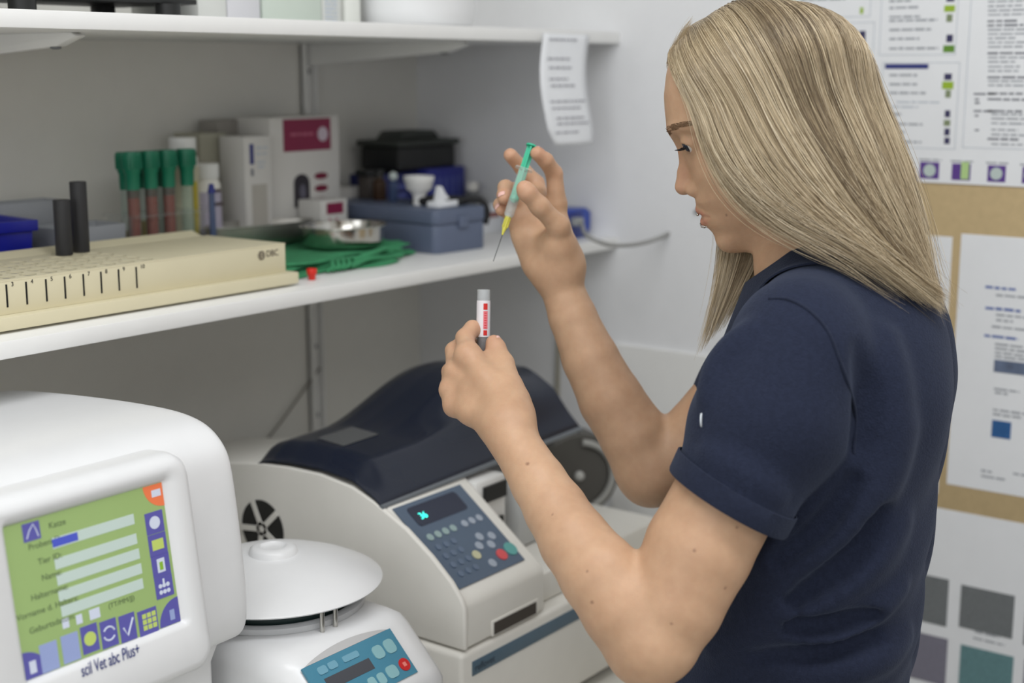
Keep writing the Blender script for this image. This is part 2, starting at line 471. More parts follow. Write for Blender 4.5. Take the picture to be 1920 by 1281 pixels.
box(b, (-0.02, front_y+0.1165, ztop-0.002), (LX, 0.150, ztop))
prism(b, [(0.150, ztop-0.002), (0.168, ztop+0.004), (0.168, ztop+0.006), (0.150, ztop)], -0.02, LX-0.01, 0)
obj('top_plate', b, m_beige, t, smooth=False)
b = BM()
tg = mat('rack_inside', (120, 112, 86), 0.8)
box(b, (-0.018, front_y+0.003, 0.0172), (LX-0.003, 0.148, 0.0182)); obj('inner_floor', b, tg, t, smooth=False)
# slots and numbers on the front wall, spacing measured from the photo
fy = 1.228+front_y
mf = frame((0, front_y-0.0003, 0), (1, 0, 0), (0, 0, 1))
for px, py, n_ in ((-28, 566, '2'), (13, 560, '3'), (50, 556, '4'), (87, 550, '5'), (122, 545, '6'), (157, 541, '7'), (190, 536, '8'), (223, 531, '9'), (256, 525, '10')):
    q_ = at(px, py, Y=fy); x = q_[0]-0.62; z = 0.0365
    b = BM(); box(b, (x-0.0009, front_y-0.0006, z-0.012), (x+0.0009, front_y+0.0001, z+0.011)); obj('slot', b, m_dark, t, smooth=False)
    text(n_, 0.0062, m_black, t, mf @ Matrix.Translation((x+0.0055, z+0.0085, 0)), name='number')
# printed mark and letters at the right end
q_ = at(490, 479, Y=fy); x = q_[0]-0.62; z = q_[2]-ZL
lg = obj('printed_mark', disc(BM(), mf, x, z, 0.0053), mat('brown_ink', (62, 46, 42), 0.6), t, smooth=False)
b = BM(); m3 = mf @ Matrix.Translation((0, 0, 0.0005))
for k in (-1, 0, 1): plate(b, m3, x-0.005, z+0.0024*k-0.0003, x+0.005, z+0.0024*k+0.0003, 0, 0.0002)
plate(b, m3, x-0.0003, z-0.005, x+0.0003, z+0.005, 0, 0.0002)
obj('mark_lines', b, m_beige, lg, smooth=False)
text('DBC', 0.0105, mat('brown_ink', (62, 46, 42), 0.6), t, mf @ Matrix.Translation((x+0.0075, z-0.0025, 0)), name='lettering', sx=0.95)

def black_tube(px, py, top_py, r, label):
    q_ = at(px, py, Z=ZL+ztop+0.0005)
    h = at(px, top_py, Y=q_[1])[2]-q_[2]
    b = BM(); lathe(b, [(r*0.97, 0), (r, 0.001), (r, h-0.001), (r*0.96, h)], 28)
    o = obj('black_tube', b, mat('black_tube', (44, 44, 46), 0.55), bevel=0)
    o.location = q_
    return tag(o, label, 'tube', 'black tubes on the rack')
black_tube(121, 478, 374, 0.0094, 'shorter and left one of two black tubes standing on the beige rack')
black_tube(153, 472, 340, 0.0094, 'taller and right one of two black tubes standing on the beige rack')

# blue bin
t = thing('storage_bin', 'royal blue plastic bin on the shelf behind the beige rack', 'bin', (0.99, 1.485, ZL), rz=-0.10)
m_blue = mat('royal_blue_plastic', (24, 32, 150), 0.35)
b = BM(); Lb_, Wb, Hb = 0.20, 0.10, 0.085
o4 = [(-Lb_, -Wb/2), (0, -Wb/2), (0, Wb/2), (-Lb_, Wb/2)]
def rect_shell(b, lo, hi, z0, z1, tp, th_):
    (x0, y0), (x1, y1) = lo, hi
    O0 = [(x0+tp, y0+tp, z0), (x1-tp, y0+tp, z0), (x1-tp, y1-tp, z0), (x0+tp, y1-tp, z0)]
    O1 = [(x0, y0, z1), (x1, y0, z1), (x1, y1, z1), (x0, y1, z1)]
    I1 = [(x0+th_, y0+th_, z1), (x1-th_, y0+th_, z1), (x1-th_, y1-th_, z1), (x0+th_, y1-th_, z1)]
    I0 = [(x0+tp+th_, y0+tp+th_, z0+th_), (x1-tp-th_, y0+tp+th_, z0+th_), (x1-tp-th_, y1-tp-th_, z0+th_), (x0+tp+th_, y1-tp-th_, z0+th_)]
    R = [[b.verts.new(p) for p in q] for q in (O0, O1, I1, I0)]
    b.faces.new(R[0][::-1]); b.faces.new(R[3])
    for k in range(3):
        for i in range(4): b.faces.new([R[k][i], R[k][(i+1) % 4], R[k+1][(i+1) % 4], R[k+1][i]])
rect_shell(b, (-Lb_, -Wb/2), (0, Wb/2), 0, Hb, 0.006, 0.002)
obj('body', b, m_blue, t, bevel=0.0006)
b = BM(); rect_shell(b, (-Lb_-0.004, -Wb/2-0.004), (0.004, Wb/2+0.004), Hb-0.012, Hb+0.0005, 0.0, 0.0045)
obj('rim', b, m_blue, t, bevel=0.0006)

# clear box behind the black tubes
q_ = at(170, 445, Y=1.47)
t = thing('clear_box', 'clear frosted plastic box between the black tubes and green capped tubes', 'box', (1.075, 1.47, ZL))
b = BM(); rect_shell(b, (-0.05, -0.03), (0.045, 0.03), 0, 0.070, 0.002, 0.0015)
obj('body', b, mat('frosted_plastic', (170, 174, 180), 0.35, alpha=0.72), t, bevel=0.0006)
obj('label', box(BM(), (-0.04, -0.0312, 0.03), (0.0, -0.0302, 0.05)), m_paper, t, smooth=False)
t = thing('clear_box', 'smaller clear lid box leaning behind the frosted box beside the tall black tube', 'box', (1.05, 1.535, ZL))
b = BM(); rect_shell(b, (-0.055, -0.02), (0.035, 0.02), 0, 0.098, 0.001, 0.0015)
obj('body', b, mat('frosted_plastic', (170, 174, 180), 0.35, alpha=0.72), t, bevel=0.0006)

# tube holder with green-capped tubes
hx, hy = 1.185, 1.46
t = thing('tube_stand', 'small clear stand holding the green capped sample tubes', 'stand', (hx, hy, ZL))
b = BM(); box(b, (-0.06, -0.032, 0), (0.06, 0.032, 0.005)); box(b, (-0.06, -0.032, 0.075), (0.06, 0.032, 0.078)); box(b, (-0.06, -0.024, 0.0051), (-0.058, 0.024, 0.0749)); box(b, (0.058, -0.024, 0.0051), (0.06, 0.024, 0.0749))
obj('body', b, mat('frosted_stand', (176, 182, 180), 0.3, alpha=0.12), t, bevel=0.0005)
m_tubeclear = mat('tube_plastic', (150, 190, 176), 0.25, alpha=0.16)
m_blood = mat('blood', (126, 26, 25), 0.35)
m_serum = mat('serum', (196, 176, 120), 0.35)
def capped_tube(x, y, H, fill, label, cap=m_cap):
    s = thing('sample_tube', label, 'sample tube', (x, y, ZL+0.0055), group='green capped tubes in the stand')
    b = BM(); lathe(b, [(0.003, 0), (0.0080, 0.003), (0.0084, 0.01), (0.0084, H-0.012)], 20); obj('tube_body', b, m_tubeclear, s, ang=60)
    b = BM(); lathe(b, [(0.0086, H-0.046), (0.0090, H-0.026), (0.0105, H-0.024), (0.0122, H-0.002), (0.0116, H+0.001), (0.0086, H+0.001), (0.0080, H-0.003)], 20)
    for k in range(20):
        a = 2*PI*k/20; box(b, (-0.0005, -0.0008, H-0.020), (0.0011, 0.0008, H-0.002), Matrix.Rotation(a, 4, 'Z') @ Matrix.Translation((0.0116, 0, 0)))
    obj('cap', b, cap, s, ang=40)
    if fill is not None:
        b = BM(); z1 = fill[1]; lathe(b, [(0.0026, 0.001), (0.0072, 0.004), (0.0076, 0.01), (0.0076, z1)], 16); obj('liquid', b, fill[0], s, ang=60)
        if len(fill) > 2:
            b = BM(); lathe(b, [(0.0078, z1-0.018), (0.0078, z1+0.0005)], 16); obj('cell_layer', b, mat('dark_blood', (70, 20, 22), 0.35), s, ang=60)
    return s
H = 0.150
front = [(-0.047, (m_blood, 0.112, 1), 'green capped tube of dark red blood, leftmost in the front row'), (-0.019, (m_blood, 0.112, 1), 'green capped tube of dark red blood, middle of the three red ones'), (0.009, (m_blood, 0.112, 1), 'green capped tube of dark red blood, rightmost of the three red ones'), (0.040, None, 'empty green capped tube at the right end of the front row')]
for dx, fill, lb in front: capped_tube(hx+dx, hy-0.0145, H, fill, lb)
back = [(-0.034, (m_serum, 0.05), 'green capped tube with pale serum behind the left red tubes'), (-0.004, (m_serum, 0.06), 'green capped tube with pale serum behind the right red tubes'), (0.026, None, 'empty green capped tube in the back row of the stand')]
for dx, fill, lb in back: capped_tube(hx+dx, hy+0.0145, H-0.002, fill, lb)
s = thing('blue_pen', 'blue plastic pipette standing among the capped tubes by the white bottles', 'pipette', (hx+0.056, hy-0.042, ZL))
b = BM(); tube(b, [(0, 0, 0), (0.0, 0, 0.10)], [0.0045, 0.004], 10); obj('shaft', b, mat('blue_grey_plastic', (70, 84, 116), 0.4), s)
b = BM(); tube(b, [(0, 0, 0.1001), (0, 0, 0.112)], [0.0055, 0.003], 10); obj('tip', b, m_ink, s)

# bottles
def bottle(x, y, r, h, label, wrap=None, cap=m_white, ch=0.02):
    s = thing('bottle', label, 'bottle', (x, y, ZL))
    b = BM(); lathe(b, [(r*0.94, 0), (r, 0.003), (r, h-ch-0.008), (r*0.8, h-ch-0.001), (r*0.8, h-ch)], 28); obj('body', b, m_offw, s, ang=40)
    b = BM(); lathe(b, [(r*0.9, h-ch+0.0002), (r*0.92, h-ch+0.001), (r*0.92, h-0.001), (r*0.86, h)], 28); obj('cap', b, cap, s, ang=40)
    b = BM(); lathe(b, [(r+0.0004, 0.015), (r+0.0004, h-ch-0.018)], 28, cap=False); w_ = obj('wrap_label', b, wrap or m_paper, s, ang=60)
    return s, w_
s, w_ = bottle(1.270, 1.505, 0.0195, 0.168, 'tall white bottle with a yellow striped label beside the green caps', mat('cream_label', (196, 192, 168), 0.6))
b = BM(); box(b, (-0.003, -0.0215, 0.03), (0.004, -0.0195, 0.11)); obj('yellow_stripe', b, mat('yellow_print', (190, 170, 40), 0.6), w_, smooth=False)
s, w_ = bottle(1.302, 1.495, 0.0175, 0.132, 'short white bottle with lilac label between the tall bottle and cartons', mat('lilac_label', (184, 178, 196), 0.6))
b = BM(); box(b, (-0.012, -0.0195, 0.076), (0.010, -0.0165, 0.080)); box(b, (-0.012, -0.0195, 0.094), (0.006, -0.0165, 0.098)); obj('print_lines', b, mat('brown_print', (86, 74, 76), 0.7), w_, smooth=False)

# cartons
def carton(name, label, x, y, wx, wy, h, rz=0.0, z=ZL, m=None, cat='carton'):
    s = thing(name, label, cat, (x, y, z), rz=rz)
    bd_ = obj('box_body', box(BM(), (0, 0, 0), (wx, wy, h)), m or mat('carton', (208, 206, 202), 0.6), s, bevel=0.0006)
    return s, frame((0, -0.0003, 0), (1, 0, 0), (0, 0, 1)), bd_
m_mag = mat('magenta_print', (128, 28, 66), 0.5)
m_lilac = mat('pale_lilac_print', (196, 182, 194), 0.6)
s, mf, _ = carton('medicine_carton', 'tall narrow white carton with a small blue bar right of the bottles', 1.352, 1.475, 0.050, 0.05, 0.166)
obj('blue_bar', plate(BM(), mf, 0.010, 0.128, 0.017, 0.156), m_ink, s, smooth=False)
obj('print_lines', plate(BM(), mf, 0.011, 0.112, 0.016, 0.122), m_dtext, s, smooth=False)
textlines('small_print', s, mf, [(0.022, 0.15, 0.022), (0.022, 0.142, 0.02), (0.024, 0.13, 0.014), (0.024, 0.124, 0.012)], m_bline, 0.003, 11)
obj('side_print', plate(BM(), mf, 0.012, 0.03, 0.040, 0.1), mat('greige_print', (178, 174, 166), 0.6), s, smooth=False)
s, mf, _ = carton('medicine_carton', 'greenish grey carton standing behind the bottle and the narrow carton', 1.322, 1.53, 0.048, 0.055, 0.170, m=mat('greige_carton', (164, 162, 146), 0.6))
s, mf, _ = carton('medicine_carton', 'grey carton peeking above the narrow white carton at the back', 1.378, 1.555, 0.06, 0.04, 0.186, m=mat('grey_carton', (150, 146, 140), 0.6))
s, mf, _ = carton('medicine_carton', 'large white carton printed with a magenta panel and dark arch', 1.415, 1.490, 0.140, 0.07, 0.190, rz=0.0)
obj('magenta_panel', plate(BM(), mf, 0.026, 0.141, 0.122, 0.187), m_mag, s, smooth=False)
m2 = mf @ Matrix.Translation((0, 0, 0.0005))
obj('round_mark', disc(BM(), m2, 0.105, 0.164, 0.0105), m_lilac, s, smooth=False)
textlines('print_lines', s, m2, [(0.040, 0.165, 0.045)], mat('rose_print', (176, 96, 120), 0.6), 0.004, 12)
pts = [(0.044, 0.060), (0.076, 0.060), (0.076, 0.095)] + [(0.060+0.016*math.cos(a), 0.095+0.013*math.sin(a)) for a in np.linspace(0, PI, 9)[1:-1]] + [(0.044, 0.095)]
ar = obj('dark_arch', poly(BM(), mf, pts), mat('charcoal_print', (46, 42, 50), 0.6), s, smooth=False)
obj('arch_figure', disc(BM(), m2, 0.061, 0.082, 0.006, ry=0.011), mat('slate_print', (96, 94, 108), 0.6), ar, smooth=False)
for z in (0.103, 0.085, 0.067): obj('red_stroke', disc(BM(), mf, 0.100, z, 0.014, ry=0.005), mat('crimson_print', (112, 20, 52), 0.6), s, smooth=False)
s, mf, _ = carton('medicine_carton', 'small white carton with a magenta patch in front of the large magenta carton', 1.462, 1.440, 0.055, 0.045, 0.072)
obj('magenta_panel', plate(BM(), mf, 0.012, 0.052, 0.046, 0.068), m_mag, s, smooth=False)
for x in (0.016, 0.030): obj('red_stroke', plate(BM(), mf, x, 0.030, x+0.004, 0.046), mat('rose_print', (176, 96, 120), 0.6), s, smooth=False)
s, mf, _ = carton('flat_box', 'flat white box on the shelf behind the left end of the blue grey case', 1.565, 1.52, 0.075, 0.05, 0.078)

# stainless trays on the cloth
t = thing('surgical_cloth', 'folded green surgical cloth under the steel dish on the long shelf', 'cloth', (1.30, 1.27, ZL))
def cloth_sheet(bm, x0, x1, y0, y1, z0, amp, seed, n=40, edge=0.003):
    rnd_ = random.Random(seed); ph = [rnd_.uniform(0, 6.28) for _ in range(6)]
    T = []; Bt = []
    for j in range(n+1):
        v = j/n; rt = []; rb = []
        for i in range(n+1):
            u = i/n
            x = x0+(x1-x0)*u + 0.006*math.sin(v*5+ph[0])*(u-0.5); y = y0+(y1-y0)*v + 0.008*math.sin(u*7+ph[1])*(1 if v < .5 else -0.6)
            z = z0 + amp*(0.5+0.5*math.sin(u*9+ph[2]+v*4)) + amp*0.6*math.sin(v*11+u*6+ph[3])**2
            ed = min(u, 1-u, v, 1-v)
            zt = z + 0.0035*min(1, ed*18)**0.5
            rt.append(bm.verts.new((x, y, zt))); rb.append(bm.verts.new((x, y, z-0.0004)))
        T.append(rt); Bt.append(rb)
    for j in range(n):
        for i in range(n):
            bm.faces.new([T[j][i], T[j][i+1], T[j+1][i+1], T[j+1][i]]); bm.faces.new([Bt[j][i], Bt[j+1][i], Bt[j+1][i+1], Bt[j][i+1]])
    for k in range(n):
        bm.faces.new([T[0][k], Bt[0][k], Bt[0][k+1], T[0][k+1]]); bm.faces.new([T[n][k], T[n][k+1], Bt[n][k+1], Bt[n][k]])
        bm.faces.new([T[k][0], T[k+1][0], Bt[k+1][0], Bt[k][0]]); bm.faces.new([T[k][n], Bt[k][n], Bt[k+1][n], T[k+1][n]])
b = BM()
cloth_sheet(b, -0.062, 0.135, 0.0, 0.198, 0.0006, 0.0015, 1)
cloth_sheet(b, -0.060, 0.130, 0.012, 0.200, 0.0066, 0.002, 2)
cloth_sheet(b, -0.050, 0.145, 0.022, 0.190, 0.0125, 0.002, 3)
obj('folded_layers', b, m_green, t, ang=80)
b = BM()
for k in range(4):      # rolled corner folds
    p0 = (0.000+0.010*k, -0.002+0.001*k, 0.006)
    tube(b, smooth_path([(p0[0]-0.004, -0.001, 0.004), (p0[0]+0.004, -0.005, 0.0095), (p0[0]+0.012, 0.004, 0.014), (p0[0]+0.04, 0.020, 0.013)], 5), [0.003]*16, 8)
tube(b, smooth_path([(0.04, -0.001, 0.006), (0.08, 0.004, 0.011), (0.12, 0.010, 0.008), (0.165, 0.02, 0.006)], 6), 0.004, 8)
tube(b, smooth_path([(0.05, 0.004, 0.012), (0.10, 0.008, 0.018), (0.13, 0.02, 0.018), (0.17, 0.03, 0.012), (0.20, 0.05, 0.006)], 6), 0.004, 8)
obj('rolled_edge', b, m_green, t, ang=80)
b = BM(); cloth_sheet(b, 0.08, 0.215, 0.03, 0.14, 0.0020, 0.004, 4); cloth_sheet(b, 0.09, 0.215, 0.05, 0.135, 0.010, 0.004, 5)
obj('loose_fold', b, m_green, t, ang=80)

def oval_dish(name, label, x, y, z, rx, ry, h, m, kidney=0.0, rz=0.0, group=None):
    s = thing(name, label, 'dish', (x, y, z), rz=rz, group=group)
    prof = [(0.88, 0.0), (0.95, h*0.10), (0.982, h*0.30), (0.99, h*0.97), (1.04, h), (1.04, h+0.0012), (0.985, h+0.0008), (0.955, h*0.55), (0.88, h*0.18), (0.78, 0.0022)]
    n = 56; b = BM(); rings = []
    for r_, z_ in prof:
        ring = []
        for i in range(n):
            a = 2*PI*i/n; X = rx*r_*math.cos(a); Y = ry*r_*math.sin(a)
            Y += kidney*(1-(X/rx)**2)
            ring.append(b.verts.new((X, Y, z_)))
        rings.append(ring)
    for k in range(len(rings)-1):
        for i in range(n): b.faces.new([rings[k][i], rings[k][(i+1) % n], rings[k+1][(i+1) % n], rings[k+1][i]])
    b.faces.new(rings[0][::-1]); b.faces.new(rings[-1])
    obj('bowl', b, m, s, ang=50)
    b = BM(); pts = [(rx*1.035*math.cos(2*PI*i/n), ry*1.035*math.sin(2*PI*i/n)+kidney*(1-(1.035*math.cos(2*PI*i/n))**2), h+0.0006) for i in range(n+1)]
    tube(b, pts, 0.0013, 8); obj('rolled_rim', b, m, s, ang=80)
    return s
oval_dish('steel_dish', 'round polished steel dish standing on the folded green cloth', 1.412, 1.348, ZL+0.0205, 0.062, 0.052, 0.027, m_steel)
oval_dish('kidney_dish', 'larger dull steel kidney dish behind the beige rack and the round dish', 1.350, 1.446, ZL+0.0225, 0.084, 0.034, 0.026, mat('dull_steel', (176, 174, 168), 0.42, 1.0), kidney=0.010, rz=-0.12)

# red cap
q_ = at(585, 525, Z=ZL)
s = tag(obj('red_cap', lathe(BM(), [(0.0040, 0), (0.0045, 0.0005), (0.0048, 0.006), (0.0062, 0.0075), (0.0066, 0.0135), (0.0060, 0.0142), (0.0052, 0.0142), (0.0048, 0.010)], 24), m_red, ang=50), 'small red tube cap standing at the front edge of the long shelf', 'cap')
s.location = q_

# blue grey case
CA = at(818, 478, Z=ZL); 
t = thing('plastic_case', 'blue grey hinged plastic case with small items standing on its lid', 'case', (CA[0], CA[1], ZL), rz=-0.06)
m_case = mat('blue_grey_case', (92, 102, 124), 0.45)
def rrect(x0, y0, x1, y1, r, n=5):
    P = []
    for cx, cy, a0 in ((x1-r, y0+r, -PI/2), (x1-r, y1-r, 0), (x0+r, y1-r, PI/2), (x0+r, y0+r, PI)):
        for k in range(n+1):
            a = a0+PI/2*k/n; P.append((cx+r*math.cos(a), cy+r*math.sin(a)))
    return P
obj('bottom_shell', prism(BM(), rrect(0.0, 0.0, 0.108, 0.255, 0.012), 0, 0.040, 2), m_case, t, bevel=0.0012)
obj('lid', prism(BM(), rrect(-0.001, -0.001, 0.109, 0.256, 0.012), 0.0412, 0.062, 2), m_case, t, bevel=0.0025)
obj('seam_strip', prism(BM(), rrect(0.001, 0.001, 0.107, 0.254, 0.012), 0.0401, 0.0411, 2), mat('case_seam', (60, 68, 88), 0.6), t)
obj('latch', box(BM(), (0.045, -0.004, 0.034), (0.065, -0.001, 0.052)), m_case, t, bevel=0.001)
ZT = ZL+0.0622
def small(name, label, cat, px, py, prof, m, dz=0.0, z=ZT):
    q_ = at(px, py, Z=z)
    o = obj(name, lathe(BM(), prof, 24), m, ang=45); o.location = (q_[0], q_[1], z+dz)
    return tag(o, label, cat)
small('white_funnel', 'white plastic funnel shaped cup standing on the blue grey case', 'funnel', 786, 384, [(0.009, 0), (0.009, 0.012), (0.012, 0.018), (0.019, 0.024), (0.021, 0.034), (0.0225, 0.036), (0.0225, 0.042), (0.019, 0.042), (0.018, 0.026), (0.006, 0.014)], m_white)
s = thing('medicine_vial', 'brown glass vial with dark cap standing at the left back of the case', 'vial', at(712, 375, Z=ZT))
obj('glass', lathe(BM(), [(0.010, 0), (0.011, 0.002), (0.011, 0.026), (0.006, 0.032), (0.006, 0.035)], 20), mat('brown_glass', (60, 42, 28), 0.2), s); obj('cap', lathe(BM(), [(0.0075, 0.0351), (0.0075, 0.046)], 20), m_dark, s)
s = thing('medicine_vial', 'dark vial with a pale ball stopper beside the white funnel cup', 'vial', at(738, 378, Z=ZT))
obj('glass', lathe(BM(), [(0.006, 0), (0.0065, 0.002), (0.0065, 0.028), (0.004, 0.031)], 20), mat('blue_glass', (60, 76, 110), 0.2), s); obj('stopper', lathe(BM(), [(0.003, 0.0311), (0.0062, 0.034), (0.0068, 0.038), (0.005, 0.043), (0.001, 0.045)], 20), mat('pale_stopper', (190, 200, 198), 0.4), s, ang=80)
s = thing('black_holder', 'black object with grey window standing at the left corner behind the case', 'holder', at(690, 372, Z=ZT))
obj('body', box(BM(), (-0.012, -0.01, 0), (0.012, 0.01, 0.034)), mat('taupe_plastic', (70, 64, 60), 0.5), s, bevel=0.002); obj('cap', box(BM(), (-0.016, -0.012, 0.0341), (0.014, 0.012, 0.044)), m_dark, s, bevel=0.002)
q_ = at(830, 388, Z=ZT)
s = thing('tissue', 'crumpled white tissue lying on the right of the blue grey case', 'tissue', q_)
b = BM(); box(b, (-0.022, -0.010, 0), (0.024, 0.012, 0.009)); obj('folded_pad', b, m_paper, s, bevel=0.002)
b = BM(); prism(b, [(-0.014, 0.0091), (0.012, 0.0091), (0.0, 0.020), (-0.008, 0.031)], -0.006, 0.006, 1); obj('raised_corner', b, m_paper, s, bevel=0.001)
# dark pouch draped at the case's right end
s = thing('black_pouch', 'black strap pouch lying over the right back corner of the case', 'pouch', at(880, 385, Z=ZT))
b = BM(); tube(b, smooth_path([(-0.030, 0.06, 0.006), (-0.005, 0.02, 0.007), (0.024, 0.0, 0.006), (0.034, -0.006, -0.010), (0.032, -0.004, -0.030)], 6), [0.005]*25, 10)
obj('strap', b, mat('black_fabric', (34, 34, 36), 0.7), s, ang=80)
b = BM(); box(b, (-0.045, 0.008, 0), (0.012, 0.075, 0.012)); obj('pouch_body', b, mat('black_fabric', (34, 34, 36), 0.7), s, bevel=0.004)

# blue boxes and black lid box in the corner
s, mf, _ = carton('blue_carton', 'dark blue carton lying behind the vials in the shelf corner', 1.645, 1.50, 0.10, 0.055, 0.095, m=mat('blue_carton', (32, 38, 96), 0.5))
textlines('print_lines', s, mf, [(0.03, 0.075, 0.05), (0.03, 0.06, 0.04), (0.03, 0.045, 0.05)], mat('soft_blue_print', (86, 96, 160), 0.6), 0.006, 15)
s, mf, _ = carton('blue_carton', 'brighter blue striped carton at the right of the shelf corner', 1.752, 1.485, 0.095, 0.065, 0.100, m=mat('bright_blue_carton', (40, 46, 130), 0.5))
for k in range(5): obj('pale_stripe', plate(BM(), mf, 0.012+0.016*k, 0.02, 0.018+0.016*k, 0.085), mat('soft_blue_print', (86, 96, 160), 0.6), s, smooth=False)
s = thing('black_container', 'black lidded container on top of the blue cartons in the corner', 'container', (1.755, 1.530, ZL+0.1005))
obj('body', box(BM(), (-0.068, -0.040, 0), (0.075, 0.04, 0.036)), m_dark, s, bevel=0.004)
obj('lid', box(BM(), (-0.074, -0.045, 0.0362), (0.081, 0.045, 0.046)), mat('charcoal_lid', (46, 50, 46), 0.5), s, bevel=0.003)
obj('grip', prism(BM(), [(-0.05, 0.0462), (0.055, 0.0462), (0.04, 0.060), (-0.035, 0.060)], -0.025, 0.025, 1), mat('charcoal_lid', (46, 50, 46), 0.5), s, bevel=0.003)
s = thing('paper_packet', 'small white and red packet near the wall right of the pouch', 'packet', at(925, 385, Z=ZL+0.001, ))
s = s; 
q_ = at(905, 400, Z=ZL); s.location = (1.795, 1.40, ZL)
obj('packet_body', box(BM(), (-0.022, -0.012, 0), (0.03, 0.012, 0.045)), m_paper, s, bevel=0.002)
obj('red_print', box(BM(), (-0.01, -0.0128, 0.025), (0.02, -0.0122, 0.033)), mat('brick_print', (150, 90, 84), 0.6), s, smooth=False)
s = thing('medicine_bottle', 'grey bottle standing behind the tissue near the shelf corner wall', 'bottle', (1.835, 1.46, ZL))
obj('body', lathe(BM(), [(0.018, 0), (0.019, 0.003), (0.019, 0.05), (0.008, 0.058), (0.008, 0.062)], 24), m_grey, s); obj('cap', lathe(BM(), [(0.010, 0.0621), (0.010, 0.075)], 20), m_offw, s)

# blue network device with cable
q_ = at(1100, 452, Z=ZL)
s = thing('network_device', 'small blue device with a plugged grey cable at the right end of the shelf', 'device', (1.765, 1.235, ZL))
m_dev = mat('device_blue', (34, 66, 160), 0.3)
obj('housing', box(BM(), (0.0, 0, 0.0), (0.078, 0.05, 0.046)), m_dev, s, bevel=0.004)
obj('front_panel', box(BM(), (0.003, -0.0012, 0.004), (0.060, 0.0, 0.042)), mat('device_dark_blue', (26, 44, 120), 0.3), s, bevel=0.0004)
obj('end_cap', prism(BM(), [(0.078, 0.004), (0.089, 0.012), (0.089, 0.038), (0.078, 0.044)], 0.003, 0.047, 1), m_dev, s, bevel=0.001)
obj('plug', box(BM(), (0.027, -0.016, 0.022), (0.043, -0.0013, 0.034)), mat('plug_grey', (150, 152, 150), 0.5), s, bevel=0.0015)
b = BM(); P0 = (1.800, 1.218, ZL+0.026)
path = [P0, at(1098, 440, d=2.08), at(1120, 452, d=2.06), at(1150, 460, d=2.08), at(1200, 457, d=2.12), at(1250, 440, d=2.16), at(1285, 412, d=2.2), (XR-0.006, 1.05, 1.345), (XR-0.006, 1.01, 1.39), (XR-0.006, 0.985, 1.44)]
tube(b, smooth_path(path, 8), 0.0032, 10)
tag(obj('network_cable', b, mat('cable_grey', (150, 150, 148), 0.5), ang=80), 'grey cable looping from the blue device along the right wall', 'cable')

# ------------------------------------------------------------------ upper shelf
s = thing('white_tub', 'round white plastic tub on the upper shelf', 'tub', (1.497, 1.285, ZU))
q1 = at(808, 45, Z=ZU+0.004); q2_ = at(975, 48, Z=ZU+0.004)
rr = 0.079
obj('body', lathe(BM(), [(rr*0.90, 0), (rr*0.965, 0.004), (rr, 0.02), (rr*1.04, 0.13)], 48), m_plast, s, ang=50)
obj('lid', lathe(BM(), [(rr*1.07, 0.1302), (rr*1.08, 0.132), (rr*1.08, 0.142), (rr*1.04, 0.145)], 48), m_plast, s, ang=50)
def ucarton(name, label, x0, x1, y, wy, h, m, cat='box'):
    s_, mf_, _ = carton(name, label, x0, y, x1-x0, wy, h, z=ZU, m=m, cat=cat)
    return s_, mf_
m_pg = mat('pale_green_carton', (196, 206, 196), 0.6)
Yu = 1.30
def xs(px): return float(at(px, 30, Y=Yu)[0])
ucarton('white_carton', 'white carton on the upper shelf between the black stand and green cartons', xs(372), xs(425), Yu, 0.12, 0.10, mat('grey_white_carton', (208, 210, 206), 0.6))
ucarton('white_carton', 'narrow lilac white carton on the upper shelf beside the pale green one', xs(427), xs(488), Yu, 0.12, 0.12, mat('lilac_white_carton', (206, 206, 210), 0.6))
ucarton('green_carton', 'pale green carton in the middle of the upper shelf', xs(493), xs(603), Yu, 0.12, 0.12, m_pg)
s_, mf_ = ucarton('white_carton', 'thin white carton with small grey print on the upper shelf', xs(605), xs(640), Yu, 0.10, 0.12, mat('grey_white_carton', (208, 210, 206), 0.6))
textlines('small_print', s_, mf_, [(0.004, 0.005+0.005*k, 0.022) for k in range(9)], m_bline, 0.003, 21)
ucarton('white_carton', 'plain white carton left of the black and white device on the upper shelf', xs(648), xs(676), Yu, 0.10, 0.12, mat('bright_carton', (226, 228, 222), 0.6))
s = thing('black_stand', 'black metal stand with feet on the left of the upper shelf', 'stand', (0.84, 1.30, ZU))
b = BM(); box(b, (-0.10, -0.02, 0.016), (0.27, 0.12, 0.022)); obj('plate', b, m_dark, s, bevel=0.001)
b = BM(); prism(b, [(-0.02, 0.0165), (-0.02, 0.012), (0.12, 0.012), (0.12, 0.0165)], 0.29, 0.34, 0)
for i, (x, y) in enumerate(((0.045, -0.015), (0.232, -0.015), (0.045, 0.10), (0.232, 0.10))):
    obj('foot', lathe(BM(), [(0.014, 0), (0.014, 0.0158)], 20, Matrix.Translation((x, y, 0))), m_dark, s)
b.free()
obj('upper_body', box(BM(), (-0.10, 0.0, 0.0222), (0.27, 0.12, 0.14)), m_dark, s, bevel=0.003)
s = thing('timer', 'small black and white device left of the white tub on the upper shelf', 'device', (float(at(722, 30, Y=1.40)[0]), 1.40, ZU))
obj('base', box(BM(), (0, 0, 0), (0.085, 0.06, 0.016)), m_white, s, bevel=0.002)
obj('window', box(BM(), (0.004, -0.002, 0.0162), (0.085, 0.06, 0.06)), mat('device_black', (50, 52, 52), 0.3), s, bevel=0.002)
